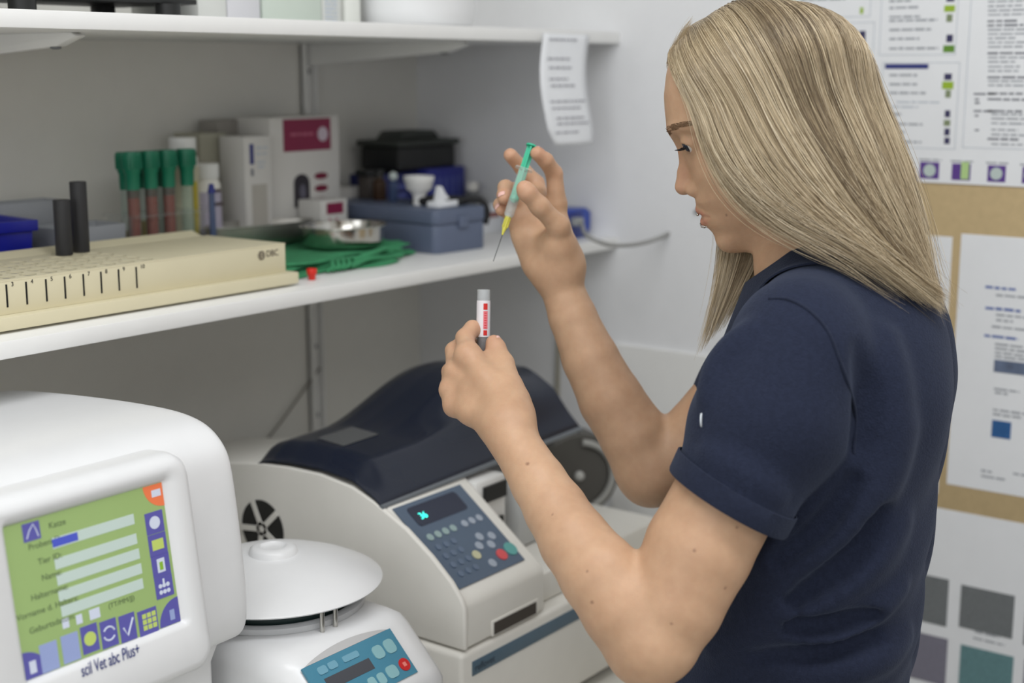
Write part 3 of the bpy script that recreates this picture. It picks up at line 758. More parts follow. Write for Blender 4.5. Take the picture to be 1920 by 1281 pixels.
# ------------------------------------------------------------------ blood analyser with screen (left)
A = thing('blood_analyzer', 'white blood analyzer with a tilted green touch screen at the lower left', 'analyzer', (0.70, 0.95, ZC))
def ab(bm, **k): return bm
ox, oy, oz = 0.70, 0.95, ZC
def loft(bm, secs, cap=True):
    R = [[bm.verts.new(p) for p in s_] for s_ in secs]
    n = len(R[0])
    for k in range(len(R)-1):
        for i in range(n): bm.faces.new([R[k][i], R[k][(i+1) % n], R[k+1][(i+1) % n], R[k+1][i]])
    if cap: bm.faces.new(R[0][::-1]); bm.faces.new(R[-1])
    return bm
# side profile (y,z) world of the head unit, rounded; lofted along x with shrinking ends
prof = [(0.945, 1.048), (0.9485, 1.10), (0.955, 1.16), (0.960, 1.195), (0.966, 1.212), (0.985, 1.228), (1.010, 1.2345), (1.045, 1.237), (1.12, 1.2345), (1.22, 1.228), (1.32, 1.219), (1.345, 1.20), (1.350, 1.17), (1.350, 1.04), (1.33, 1.03), (0.975, 1.022), (0.952, 1.030)]
def prof_at(inset):
    cy, cz = 1.13, 1.125
    out = []
    for y, z in prof:
        dy, dz = y-cy, z-cz
        out.append((y - math.copysign(min(inset, abs(dy)), dy), z - math.copysign(min(inset, abs(dz)), dz)))
    return out
secs = []
for x, ins in ((0.505, 0.030), (0.508, 0.018), (0.516, 0.008), (0.530, 0.0), (0.832, 0.0), (0.847, 0.0), (0.8535, 0.002), (0.8565, 0.006), (0.858, 0.014), (0.8585, 0.028)):
    secs.append([(x-ox, y-oy, z-oz) for y, z in prof_at(ins)])
b = loft(BM(), secs)
hd = obj('housing', b, m_plast, A, ang=180)
md = hd.modifiers.new('s', 'SUBSURF'); md.levels = 2; md.render_levels = 2
# right shell seam
b = BM()
seam = [(0.9525, 1.040), (0.9405, 1.050), (0.9435, 1.10), (0.950, 1.16), (0.957, 1.194)]
# raised bezel block in front of the housing, around the screen
TL = np.array([0.6115, 0.9335, 1.2045]); 
# screen plane tilted back about X axis
tilt = math.radians(8.0)
u_ = np.array([1.0, 0, 0]); v_ = np.array([0, math.sin(tilt), math.cos(tilt)])
SB = np.array([0.600, 0.925, 1.088]) # will be set from pixels
pBR = at(341, 1165, Y=0.928); 
hS, wS = 0.1235, 0.1550
pBL = pBR - u_*wS
mS = frame(pBL - np.array([ox, oy, oz]), u_, v_)
def bz(bm, x0, y0, x1, y1, z0, z1): return plate(bm, mS, x0, y0, x1, y1, z0, z1)
# bezel ring: outer rounded rect to inner opening, sloping inwards
def ring_pts(x0, y0, x1, y1, r, n=6): return rrect(x0, y0, x1, y1, r, n)
def bezel(levels):
    bm = BM(); R = []
    for (x0, y0, x1, y1, r, z) in levels: R.append([bm.verts.new(mS @ Vector((p[0], p[1], z))) for p in ring_pts(x0, y0, x1, y1, r)])
    n = len(R[0])
    for k in range(len(R)-1):
        for i in range(n): bm.faces.new([R[k][i], R[k][(i+1) % n], R[k+1][(i+1) % n], R[k+1][i]])
    return bm
lv = [(-0.135, -0.060, wS+0.030, hS+0.026, 0.020, -0.050), (-0.135, -0.050, wS+0.0300, hS+0.024, 0.020, -0.012), (-0.133, -0.047, wS+0.0280, hS+0.021, 0.018, -0.002), (-0.130, -0.043, wS+0.0245, hS+0.016, 0.016, 0.0035), (-0.125, -0.038, wS+0.020, hS+0.011, 0.014, 0.005),
      (-0.006, -0.006, wS+0.010, hS+0.0075, 0.010, 0.0045), (-0.002, -0.002, wS+0.004, hS+0.003, 0.005, 0.0025), (0.0, 0.0, wS, hS, 0.002, -0.0018)]
bm_ = bezel(lv)
bm_.faces.new([v for v in bm_.verts][-28:])
bzl = obj('screen_bezel', bm_, m_plast, A, ang=50)
# lower neck and foot of the machine
b = BM(); prism(b, [(0.985, 0.79), (0.985, 1.0), (0.97, 1.03), (1.33, 1.04), (1.345, 1.02), (1.345, 0.79)], 0.52, 0.842, 0)
bmesh.ops.translate(b, verts=b.verts, vec=(-ox, -oy, -oz)); obj('lower_body', b, m_plast, A, bevel=0.006, seg=3)
# screen
m_scr = mat('screen_green', (124, 146, 92), 0.25, emit=0.62, noise=0.10, nscale=9)
scr = obj('screen', bz(BM(), 0.0003, 0.0003, wS-0.0003, hS-0.0003, -0.0017, -0.0012), m_scr, A, smooth=False)
obj('screen_edge', bz(BM(), 0.0, 0.0, wS, hS, -0.0030, -0.0018), m_dark, A, smooth=False)
mU = mS @ Matrix.Translation((0, 0, -0.0011))
m_fld = mat('screen_field', (158, 172, 166), 0.3, emit=0.62); m_ico = mat('screen_violet', (78, 76, 142), 0.3, emit=0.45); m_icl = mat('screen_light', (170, 176, 190), 0.3, emit=0.6); m_or = mat('screen_orange', (200, 104, 66), 0.3, emit=0.5)
m_stx = mat('screen_text', (84, 100, 70), 0.3, emit=0.3); m_lb = mat('screen_paleblue', (126, 138, 176), 0.3, emit=0.5); m_yg = mat('screen_lime', (160, 176, 92), 0.3, emit=0.5); m_seltx = mat('screen_selection', (66, 78, 172), 0.3, emit=0.4)
_inv = mS.inverted()
_n = (mS.to_3x3() @ Vector((0, 0, 1)))
def sp(px, py):
    """pixel on the photographed screen -> screen plane coordinates"""
    r = Vector(FW + RT*(px-960)/FPX - UP*(py-640.5)/FPX); o_ = mS.to_translation() + Vector((ox, oy, oz)); c_ = Vector(CAM)
    t_ = (o_-c_).dot(_n)/r.dot(_n); q = c_ + r*t_ - Vector((ox, oy, oz)); l = _inv @ q
    return l.x, l.y
def spoly(name, pts, m, parent=scr, lift=0.0):
    P = [sp(*p) for p in pts]
    return obj(name, poly(BM(), mU @ Matrix.Translation((0, 0, lift)), P, 0.0002), m, parent, smooth=False)
def srect(name, x0, y0, x1, y1, m, parent=scr, lift=0.0):
    """box given by its upper left and lower right pixel"""
    a = sp(x0, y0); c = sp(x1, y1)
    return obj(name, plate(BM(), mU @ Matrix.Translation((0, 0, lift)), a[0], c[1], c[0], a[1], 0, 0.0002), m, parent, smooth=False)
def stext(s_, px, py, size, m=m_stx, name='screen_text', al='LEFT'):
    a = sp(px, py); return text(s_, size, m, scr, mU @ Matrix.Translation((a[0], a[1], 0.0002)), name=name, align=al)
for (x0, y0, x1, y1) in ((98, 1010, 255, 989), (103, 1049, 259, 1018), (107, 1079, 264, 1047), (110, 1109, 268, 1073), (115, 1138, 271, 1103)):
    P = [sp(x0, y0), sp(x1, y1)]
    hgt = 0.0088
    obj('input_field', plate(BM(), mU, P[0][0], P[0][1]-hgt, P[1][0], P[0][1], 0, 0.0002), m_fld, scr, smooth=False)
a = sp(98, 1011); obj('selection', plate(BM(), mU @ Matrix.Translation((0, 0, 0.0003)), a[0], a[1]-0.0072, a[0]+0.024, a[1]-0.0006, 0, 0.0002), m_seltx, scr, smooth=False)
for px, py, s_ in ((93, 992, 'Katze'), (55, 1033, 'Probeni D:'), (73, 1060, 'Tier ID:'), (80, 1090, 'Name:'), (60, 1128, 'Haltername:'), (33, 1166, 'Vorname d. Halters:'), (57, 1190, 'Geburtsdatum:')):
    stext(s_, px, py, 0.0070)
stext('(TT/MM/JJ)', 205, 1142, 0.0060)
for x0, y0, x1, y1 in ((117, 1162, 132, 1176), (143, 1155, 157, 1168), (168, 1145, 190, 1157)): srect('date_box', x0, y0, x1, y1, m_icl)
# icons: cat icon, right column, bottom row, corner quadrants
def icon(px, py, wpx, hpx, m=m_ico):
    a = sp(px, py); s2 = wpx; k = 0.00052
    o_ = obj('icon', plate(BM(), mU @ Matrix.Translation((0, 0, 0.0001)), a[0]-wpx*k, a[1]-hpx*k, a[0]+wpx*k, a[1]+hpx*k, 0, 0.0003), m, scr, smooth=False)
    return a
m3 = mU @ Matrix.Translation((0, 0, 0.0004))
def marks(fn):
    bm = BM(); fn(bm); return bm
a = icon(60, 997, 15, 14)
b = BM(); tube(b, [m3 @ Vector((a[0]+x, a[1]+y, 0)) for x, y in ((-0.005, -0.005), (-0.002, 0.001), (0.002, 0.0055), (0.004, 0.001), (0.0055, -0.005))], 0.0005, 6); obj('icon_mark', b, m_icl, scr)
for k, (px, py) in enumerate(((291, 980), (297, 1021), (303, 1060), (309, 1100))):
    a = icon(px, py, 18, 18)
    bm = BM()
    if k == 0: disc(bm, m3, a[0], a[1], 0.0055, 0.0002)
    elif k == 1: plate(bm, m3, a[0]-0.006, a[1]-0.0045, a[0]+0.006, a[1]+0.0045, 0, 0.0002)
    elif k == 2: plate(bm, m3, a[0]-0.004, a[1]-0.006, a[0]+0.004, a[1]+0.006, 0, 0.0002)
    else:
        for x in (-0.004, 0.0, 0.004):
            for y in (-0.0042, 0.0012): disc(bm, m3, a[0]+x, a[1]+y, 0.0019, 0.0002, 12)
        plate(bm, m3, a[0]-0.001, a[1]+0.003, a[0]+0.001, a[1]+0.007, 0, 0.0002)
    obj('icon_mark', bm, (m_icl, m_yg, m_icl, m_icl)[k], scr, smooth=False)
    if k == 2: obj('icon_mark', plate(BM(), m3 @ Matrix.Translation((0, 0, 0.0003)), a[0]-0.0018, a[1]-0.004, a[0]+0.0018, a[1]+0.003, 0, 0.0002), mat('screen_darklime', (120, 160, 50), 0.3, emit=0.4), scr, smooth=False)
for k, (px, py) in enumerate(((94, 1232), (134, 1215), (170, 1198), (206, 1188), (241, 1177))):
    a = icon(px, py, 15.5, 22, m_lb if k < 2 else m_ico)
    bm = BM()
    if k == 2: disc(bm, m3, a[0], a[1], 0.0058, 0.0002)
    elif k == 3:
        for s0 in (0.3, 0.3+PI):
            tube(bm, [m3 @ Vector((a[0]+0.0056*math.cos(s0+t_), a[1]+0.0056*math.sin(s0+t_), 0)) for t_ in np.linspace(0, 2.3, 9)], 0.0008, 6)
    elif k == 4: tube(bm, [m3 @ Vector((a[0]+x, a[1]+y, 0)) for x, y in ((-0.0045, 0.001), (-0.001, -0.0065), (0.006, 0.007))], 0.0009, 6)
    if k < 2: bm.free()
    else: obj('icon_mark', bm, (0, 0, m_yg, m_icl, m_icl)[k], scr, smooth=False)
# lime grid icon
a = icon(279, 1166, 19, 21, m_ico)
bm = BM()
for x in (-0.0055, -0.0005, 0.0045):
    for y in (-0.0065, -0.0015, 0.0035): plate(bm, m3, a[0]+x, a[1]+y, a[0]+x+0.004, a[1]+y+0.004, 0, 0.0002)
obj('icon_mark', bm, m_yg, scr, smooth=False)
def quadrant(cx, cy, a0, a1, r, m, name='corner_button'):
    pts = [(cx, cy)] + [(cx+r*math.cos(t_), cy+r*math.sin(t_)) for t_ in np.linspace(a0, a1, 12)]
    return obj(name, poly(BM(), mU, pts, 0.0003), m, scr, smooth=False)
quadrant(wS-0.0004, hS-0.0004, PI, 1.5*PI, 0.020, m_or)
quadrant(wS-0.0004, 0.0004, PI/2, PI, 0.022, m_ico)
quadrant(0.0004, 0.0004, 0, PI/2, 0.022, m_ico)
obj('icon_mark', plate(BM(), m3, wS-0.0125, hS-0.011, wS-0.003, hS-0.005, 0, 0.0002), m_icl, scr, smooth=False)
obj('icon_mark', plate(BM(), m3, wS-0.011, 0.004, wS-0.006, 0.013, 0, 0.0002), m_lb, scr, smooth=False)
obj('icon_mark', plate(BM(), m3, 0.005, 0.004, 0.011, 0.014, 0, 0.0002), m_icl, scr, smooth=False)
# product lettering below the screen
mL = mS @ Matrix.Translation((0, 0, 0.0052))
def lp(px, py):
    r = Vector(FW + RT*(px-960)/FPX - UP*(py-640.5)/FPX); o_ = mL.to_translation() + Vector((ox, oy, oz)); c_ = Vector(CAM)
    t_ = (o_-c_).dot(_n)/r.dot(_n); l = mL.inverted() @ (c_ + r*t_ - Vector((ox, oy, oz)))
    return l.x, l.y
a = lp(154, 1270); c = lp(262, 1236)
tx = text('scil Vet abc Plus+', 0.0150, mat('navy_letter', (44, 56, 128), 0.5), A, mL @ Matrix.Translation((a[0], a[1], 0)), name='product_lettering', sx=(c[0]-a[0])/0.1035)

# ------------------------------------------------------------------ chemistry analyser with navy lid
I = thing('chemistry_analyzer', 'large off-white analyzer with open dark blue lid and grey keypad', 'analyzer', (1.146, 0.93, ZC))
ix, iy, iz = 1.146, 0.93, ZC
def off(bm): bmesh.ops.translate(bm, verts=bm.verts, vec=(-ix, -iy, -iz)); return bm
side = [(0.9255, 0.921), (0.926, 0.970), (0.9305, 0.9800), (0.9446, 0.9968), (0.9726, 1.0205), (1.0087, 1.0450), (1.0572, 1.0680), (1.0899, 1.0795), (1.1406, 1.0862), (1.1935, 1.0856), (1.2485, 1.0815), (1.45, 1.05), (1.45, 0.921)]
side2 = [(0.927, 0.921), (0.928, 0.970), (0.933, 0.9775), (0.9405, 0.9832), (1.0470, 1.0640), (1.0572, 1.0675), (1.0899, 1.0790), (1.1406, 1.0856), (1.1935, 1.0850), (1.2485, 1.0810), (1.45, 1.0495), (1.45, 0.921)]
XM = 1.300
obj('control_housing', off(prism(BM(), side2, 1.1530, XM, 0)), m_offw, I, bevel=0.004, seg=3, ang=40)
obj('side_cheek', off(prism(BM(), side, 1.146, 1.1535, 0)), m_offw, I, bevel=0.0028, seg=3, ang=50)
obj('base_housing', off(box(BM(), (1.140, 0.925, ZC+0.014), (1.60, 1.47, 0.918))), m_offw, I, bevel=0.006, seg=3)
obj('base_plinth', off(box(BM(), (1.155, 0.945, ZC+0.0005), (1.59, 1.46, ZC+0.0135))), m_dark, I)
ms = frame((0, 0, 0), (1, 0, 0), (0, 0, 1))
b = BM(); box(b, (1.158, 0.9240, 0.888), (1.585, 0.9252, 0.905)); obj('blue_strip', off(b), mat('steel_blue_strip', (86, 108, 124), 0.4), I, bevel=0.0004)
text('reflovet', 0.0115, mat('strip_letter', (40, 52, 66), 0.5), I, frame((1.162-ix, 0.9238-iy, 0.8925-iz), (1, 0, 0), (0, 0, 1)), name='lettering', sx=1.0)
# printer slot in front wall
b = BM(); box(b, (1.196, 0.9255, 0.9215), (1.285, 0.9275, 0.940)); sl = obj('slot_frame', off(b), m_offw, I, bevel=0.0008)
b = BM(); box(b, (1.199, 0.9245, 0.9235), (1.279, 0.9260, 0.9375)); obj('slot_opening', off(b), mat('slot_shade', (72, 66, 60), 0.8), sl, smooth=False)
# right hand lower front with ledge
b = BM(); box(b, (XM+0.0005, 0.945, 0.9185), (1.595, 1.10, 0.955)); obj('front_ledge', off(b), m_offw, I, bevel=0.004)
b = BM(); box(b, (XM+0.0005, 1.35, 0.956), (1.595, 1.45, 1.03)); obj('rear_housing', off(b), m_offw, I, bevel=0.004)
b = BM(); box(b, (XM+0.0005, 1.03, 0.9555), (XM+0.060, 1.34, 1.058)); obj('carousel_wall', off(b), m_white, I, bevel=0.004)
b = BM(); box(b, (XM+0.012, 1.026, 0.985), (XM+0.050, 1.0295, 1.006)); obj('bay_opening', off(b), m_dark, I, smooth=False)
b = BM(); box(b, (XM+0.012, 1.026, 1.030), (XM+0.056, 1.0295, 1.050)); obj('bay_opening', off(b), m_dark, I, smooth=False)
b = BM(); box(b, (XM+0.075, 1.02, 0.9555), (XM+0.16, 1.34, 1.035)); obj('inner_module', off(b), mat('pale_grey_plastic', (196, 198, 198), 0.4), I, bevel=0.006)
# vent grille on the left side : round dark fan opening with pale spokes
vy, vz = 1.240, 1.000
b = BM(); lathe(b, [(0.036, 0), (0.036, 0.0012)], 40, frame((1.1458, vy, vz), (0, -1, 0), (0, 0, 1))); fan = obj('fan_opening', off(b), mat('vent_dark', (40, 40, 38), 0.8), I)
b = BM(); mv = frame((1.1444, vy, vz), (0, -1, 0), (0, 0, 1))
for k in range(5):
    a_ = k*PI*0.4+0.75; plate(b, mv @ Matrix.Rotation(a_, 4, 'Z'), 0.004, -0.0036, 0.037, 0.0036, 0, 0.001)
disc(b, mv, 0, 0, 0.009, 0.001)
obj('spokes', off(b), m_offw, fan, smooth=False)
# control panel plane through the sloping front
p0 = np.array([1.158, 0.9425, 0.9850]); p1 = np.array([1.158, 1.0398, 1.0588])
dv = p1-p0; Lp = float(np.linalg.norm(dv)); dv = dv/Lp
nP = np.cross([1, 0, 0], dv)
mP = frame(p0 + nP*0.0008 - np.array([ix, iy, iz]), (1, 0, 0), dv)
wP = 0.121; hP = Lp
m_kp = mat('keypad_slate', (84, 100, 120), 0.4)
kp = obj('keypad_panel', plate(BM(), mP, 0, 0, wP, hP, -0.0003, 0.0010), m_kp, I, smooth=False)
mQ = mP @ Matrix.Translation((0, 0, 0.0010))
disp = obj('display_window', poly(BM(), mQ, rrect(0.016, hP*0.72, 0.104, hP*0.95, 0.005), 0.0005), mat('display_dark', (36, 42, 62), 0.15), kp, smooth=False)
text('36', 0.0125, mat('led_cyan', (60, 236, 216), 0.4, emit=2.2), kp, mQ @ Matrix.Translation((0.026, hP*0.79, 0.0006)), name='led_digits')
rows_ = [[(0.016+0.0133*k, hP*0.60, 'p') for k in range(4)], [(0.016+0.0133*k+0.006, hP*0.60, 'w') for k in range(4, 7)]]
m_key = mat('key_pale', (160, 170, 184), 0.45); m_key2 = mat('key_pale_green', (150, 172, 172), 0.45)
def key(x, y, r, m, ry=None): return obj('key', disc(BM(), mQ, x, y, r, 0.0012, 24, ry), m, kp, ang=30)
for k in range(4): key(0.017+0.0137*k, hP*0.585, 0.0048, m_key2)
for k in range(3): key(0.079+0.0137*k, hP*0.585, 0.0048, m_key)
for x, y in ((0.084, 0.40), (0.102, 0.36), (0.073, 0.315), (0.091, 0.28)): key(x, hP*y, 0.0056, m_key)
key(0.113, hP*0.16, 0.0092, mat('key_teal', (96, 164, 160), 0.45)); key(0.094, hP*0.14, 0.0076, mat('key_red', (214, 84, 88), 0.45)); key(0.0590, hP*0.24, 0.0060, mat('key_cream', (196, 194, 160), 0.45)); key(0.071, hP*0.10, 0.0056, m_key)
for r_ in range(4):
    for c_ in range(3): key(0.017+0.0135*c_, hP*(0.46-0.11*r_), 0.0040, mat('key_slate', (98, 114, 136), 0.45))
# navy lid : height field with thickness, raised dome to the right
def ss(t): t = min(max(t, 0), 1); return t*t*(3-2*t)
def lid_z(x, y):
    z = np.interp(y, [1.045, 1.052, 1.060, 1.090, 1.140, 1.190, 1.225, 1.245, 1.255], [1.062, 1.068, 1.073, 1.0865, 1.0915, 1.0905, 1.0870, 1.081, 1.074]) + 0.0015
    z += 0.017*ss((x-1.148)/0.034)*ss((y-1.046)/0.05) + 0.010*max(0, x-1.15)/0.39
    return z + 0.046*ss((x-1.250)/0.19)*(1-.42*ss((x-1.45)/.10))*ss((y-1.060)/.085)
b = BM(); nx, ny = 70, 44; T = []; LX1 = 1.548
def lx(i, y): return 1.147+(LX1-1.147)*i/nx - 0.02*ss((y-1.17)/.09)*(i/nx)**3
for j in range(ny+1):
    y = 1.048+(1.252-1.048)*j/ny; row = []
    for i in range(nx+1):
        x = lx(i, y); row.append(b.verts.new((x-ix, y-iy, lid_z(x, y)-iz)))
    T.append(row)
for j in range(ny):
    for i in range(nx): b.faces.new([T[j][i], T[j][i+1], T[j+1][i+1], T[j+1][i]])
# skirts
def skirt(seq, dz):
    low = [b.verts.new((v.co.x, v.co.y, v.co.z-dz)) for v in seq]
    for i in range(len(seq)-1): b.faces.new([seq[i], low[i], low[i+1], seq[i+1]])
skirt(T[0], 0.005); skirt([T[j][nx] for j in range(ny+1)], 0.012); skirt(T[ny], 0.012); skirt([T[j][0] for j in range(ny+1)], 0.002)
lid = obj('lid', b, m_navy, I, ang=50)
b = BM(); tube(b, [(lx(i, 1.0465)-ix, 1.0465-iy, lid_z(lx(i, 1.0465), 1.0470)-iz-0.0025) for i in range(nx+1)], 0.0034, 8); obj('lid_trim', b, mat('lid_grey', (110, 116, 122), 0.4), lid)
b = BM(); rows_w = []
for j in range(7):
    rows_w.append([b.verts.new((1.186+0.062*i/8-ix+0.010*j/6, 1.140+0.055*j/6-iy, lid_z(1.186+0.062*i/8+0.010*j/6, 1.140+0.055*j/6)-iz+0.0006)) for i in range(9)])
for j in range(6):
    for i in range(8): b.faces.new([rows_w[j][i], rows_w[j][i+1], rows_w[j+1][i+1], rows_w[j+1][i]])
obj('lid_window', b, mat('lid_window_grey', (92, 94, 96), 0.25), lid)

# dark drum with pale arc handle right of the analyser
q_ = at(1078, 885, X=1.70)
D = thing('round_drum', 'dark grey round drum with a pale curved handle behind the forearms', 'drum', (1.70, float(q_[1]), ZC))
cz = float(q_[2])-ZC
mv = Matrix.Translation((0, 0, cz)) @ Matrix.Rotation(math.radians(-38), 4, 'Z') @ Matrix.Rotation(PI/2, 4, 'X')
obj('drum_body', lathe(BM(), [(0.058, -0.03), (0.064, -0.026), (0.064, 0.016), (0.060, 0.020)], 48, mv), mat('drum_grey', (78, 76, 72), 0.4), D)
obj('hub', lathe(BM(), [(0.007, 0.0201), (0.007, 0.024), (0.004, 0.026)], 20, mv), mat('hub_pale', (190, 190, 186), 0.4), D)
b = BM(); tube(b, [mv @ Vector((0.051*math.cos(t_), 0.051*math.sin(t_), 0.024)) for t_ in np.linspace(-1.1, 1.5, 24)], 0.0052, 10); obj('handle', b, mat('handle_grey', (158, 158, 154), 0.4), D, ang=80)
obj('stand', box(BM(), (-0.055, -0.01, 0.0005), (0.062, 0.05, cz-0.062)), mat('drum_dark', (64, 64, 62), 0.5), D, bevel=0.004)

# grey crumpled bag and white box beside
def blob(name, label, cat, loc, sx, sy, sz, m, seed, k=0.25):
    bm = BM(); bmesh.ops.create_icosphere(bm, subdivisions=4, radius=1)
    rnd_ = random.Random(seed); D_ = [(Vector((rnd_.gauss(0, 1), rnd_.gauss(0, 1), rnd_.gauss(0, 1))).normalized(), rnd_.uniform(2, 6), rnd_.uniform(0, 6)) for _ in range(10)]
    for v in bm.verts:
        d_ = v.co.normalized(); s_ = sum(abs(math.sin(f_*d_.dot(a_)+p_)) for a_, f_, p_ in D_)/10
        v.co = d_*(1-k+2*k*s_)
        v.co = Vector((v.co.x*sx, v.co.y*sy, max(v.co.z, -0.75)*sz + 0.75*sz))
    o_ = obj(name, bm, m, ang=60); o_.location = loc
    return tag(o_, label, cat)
blob('plastic_bag', 'crumpled grey translucent bag on the worktop beneath the far elbow', 'bag', (1.755, 0.985, ZC+0.001), 0.05, 0.05, 0.055, mat('bag_grey', (172, 176, 176), 0.35), 4)
blob('paper_towel', 'crumpled white paper towel at the wall behind the elbow', 'towel', (1.71, 0.865, ZC+0.001), 0.05, 0.05, 0.045, m_paper, 8)

# ------------------------------------------------------------------ small centrifuge
Cn = thing('centrifuge', 'small white centrifuge with raised domed lid and teal key panel', 'centrifuge', (0.97, 0.90, ZC))
kx, ky, kz = 0.97, 0.90, ZC
def offc(bm): bmesh.ops.translate(bm, verts=bm.verts, vec=(-kx, -ky, -kz)); return bm
cb = [(0.868, ZC+0.004), (0.868, 0.92), (0.869, 0.948), (0.875, 0.956), (0.916, 0.9965), (0.926, 1.003), (0.945, 1.005), (1.15, 1.005), (1.16, 0.995), (1.16, ZC+0.004)]
secs = []
for x, ins in ((0.868, 0.022), (0.872, 0.010), (0.882, 0.003), (0.895, 0.0), (1.022, 0.0), (1.038, 0.002), (1.050, 0.008), (1.060, 0.020)):
    cy, cz2 = 1.0, 0.90; s_ = []
    for y, z in cb:
        dy, dz = y-cy, z-cz2
        s_.append((x-kx, y-math.copysign(min(ins, abs(dy)), dy)-ky, z-math.copysign(min(ins, abs(dz)), dz)-kz))
    secs.append(s_)
obj('housing', loft(BM(), secs), m_plast, Cn, ang=60)
lc = (0.977, 1.043)
T0 = Matrix.Translation((lc[0], lc[1], 0))
obj('bowl_ring', offc(lathe(BM(), [(0.094, 1.0053), (0.094, 1.011), (0.090, 1.013), (0.086, 1.0125), (0.086, 1.0055)], 56, T0)), mat('pale_ring', (196, 198, 200), 0.35), Cn)
obj('rotor_bowl', offc(lathe(BM(), [(0.083, 1.0056), (0.083, 1.022), (0.075, 1.024)], 56, T0)), mat('dark_teal_bowl', (34, 52, 52), 0.4), Cn)
lidm = obj('lid', offc(lathe(BM(), [(0.010, 1.0252), (0.100, 1.026), (0.1115, 1.0285), (0.1125, 1.030), (0.111, 1.0315), (0.095, 1.0395), (0.070, 1.049), (0.040, 1.0565), (0.012, 1.059), (0.0005, 1.0592)], 72, T0)), m_plast, Cn, ang=50)
obj('knob', offc(lathe(BM(), [(0.026, 1.056), (0.024, 1.063), (0.020, 1.0655), (0.014, 1.0655), (0.012, 1.063), (0.006, 1.0625)], 40, T0)), m_plast, lidm, ang=50)
for dx, dy in ((-0.018, -0.104), (0.0, -0.1045)):
    b = BM(); tube(b, [(lc[0]+dx-0.012, lc[1]+dy+0.006, 1.005), (lc[0]+dx-0.012, lc[1]+dy+0.006, 1.027)], 0.0026, 12); obj('lid_post', offc(b), m_steel, Cn)
a0 = np.array([0.884, 0.9085, 0.9915]); 
dvc = np.array([0, 0.9965*0+0.0405, 0.0410]); dvc = dvc/np.linalg.norm(dvc)
pt = np.array([0.886, 0.914, 0.9945])
nC = np.cross([1, 0, 0], dvc)
hC = 0.052
mC = frame(pt - dvc*hC + nC*0.0016 - np.array([kx, ky, kz]), (1, 0, 0), dvc)
m_teal = mat('panel_teal', (72, 132, 156), 0.35)
pn = obj('key_panel', plate(BM(), mC, 0, 0, 0.124, hC, -0.002, 0.0006), m_teal, Cn, smooth=False)
m5 = mC @ Matrix.Translation((0, 0, 0.0006))
obj('display_window', plate(BM(), m5, 0.016, 0.022, 0.078, 0.034, 0, 0.0004), mat('panel_display', (72, 74, 80), 0.3), pn, smooth=False)
def ckey(x, y, w_, h_, m): return obj('key', poly(BM(), m5, rrect(x, y, x+w_, y+h_, min(w_, h_)*0.35), 0.0009), m, pn, ang=30)
m_ck = mat('key_aqua', (136, 180, 186), 0.4); m_ck2 = mat('key_dull_aqua', (112, 162, 182), 0.4)
for x, y, w_, h_, m in ((0.086, 0.028, 0.014, 0.014, m_ck), (0.103, 0.028, 0.014, 0.015, m_ck), (0.060, 0.004, 0.010, 0.012, m_ck), (0.073, 0.004, 0.010, 0.012, m_ck), (0.087, 0.005, 0.015, 0.013, m_ck),
                        (0.014, 0.0385, 0.012, 0.008, m_ck2), (0.028, 0.039, 0.012, 0.0075, m_ck2), (0.048, 0.0395, 0.022, 0.0065, m_ck2), (0.030, 0.006, 0.011, 0.009, m_ck2), (0.045, 0.006, 0.010, 0.008, m_ck2), (0.015, 0.007, 0.011, 0.008, m_ck2)): ckey(x, y, w_, h_, m)
kk = obj('stop_key', disc(BM(), m5, 0.1135, 0.0125, 0.0068, 0.0010), mat('stop_red', (196, 40, 40), 0.4), pn, ang=30)
obj('key_mark', plate(BM(), m5 @ Matrix.Translation((0, 0, 0.0010)), 0.1113, 0.0103, 0.1157, 0.0147, 0, 0.0002), mat('key_rose', (226, 130, 120), 0.4), kk, smooth=False)
# raised brow above the panel
b = BM(); pts = [(0.004, 0.0)] + [(0.004+0.116*k/14, 0.0085*math.sin(PI*k/14)**0.8) for k in range(1, 14)] + [(0.120, 0.0)]
poly(b, mC @ Matrix.Translation((0, hC+0.0002, -0.0012)), pts, 0.0016); obj('panel_brow', b, mat('brow_grey', (188, 188, 188), 0.5), Cn, smooth=False)
# ------------------------------------------------------------------ implicit surface helper (smooth unions meshed with surface nets)
def sdf_cone(p, a, b, ra, rb):
    a = np.asarray(a, np.float32); b = np.asarray(b, np.float32)
    ba = b-a; L2 = float(ba@ba)+1e-12
    pa = p-a; t = np.clip((pa@ba)/L2, 0, 1)
    d = pa - t[:, None]*ba
    return np.sqrt((d*d).sum(1)) - (ra+(rb-ra)*t)
def sdf_ell(p, c, M3, r):
    """ellipsoid, M3 rows are its axes, r its radii"""
    q = (p-np.asarray(c, np.float32))@np.asarray(M3, np.float32).T
    r = np.asarray(r, np.float32)
    k0 = np.sqrt(((q/r)**2).sum(1)); k1 = np.sqrt(((q/(r*r))**2).sum(1))+1e-9
    return k0*(k0-1)/k1
def smin(a, b, k):
    h = np.maximum(k-np.abs(a-b), 0)/k
    return np.minimum(a, b)-h*h*k*0.25
def smax(a, b, k): return -smin(-a, -b, k)

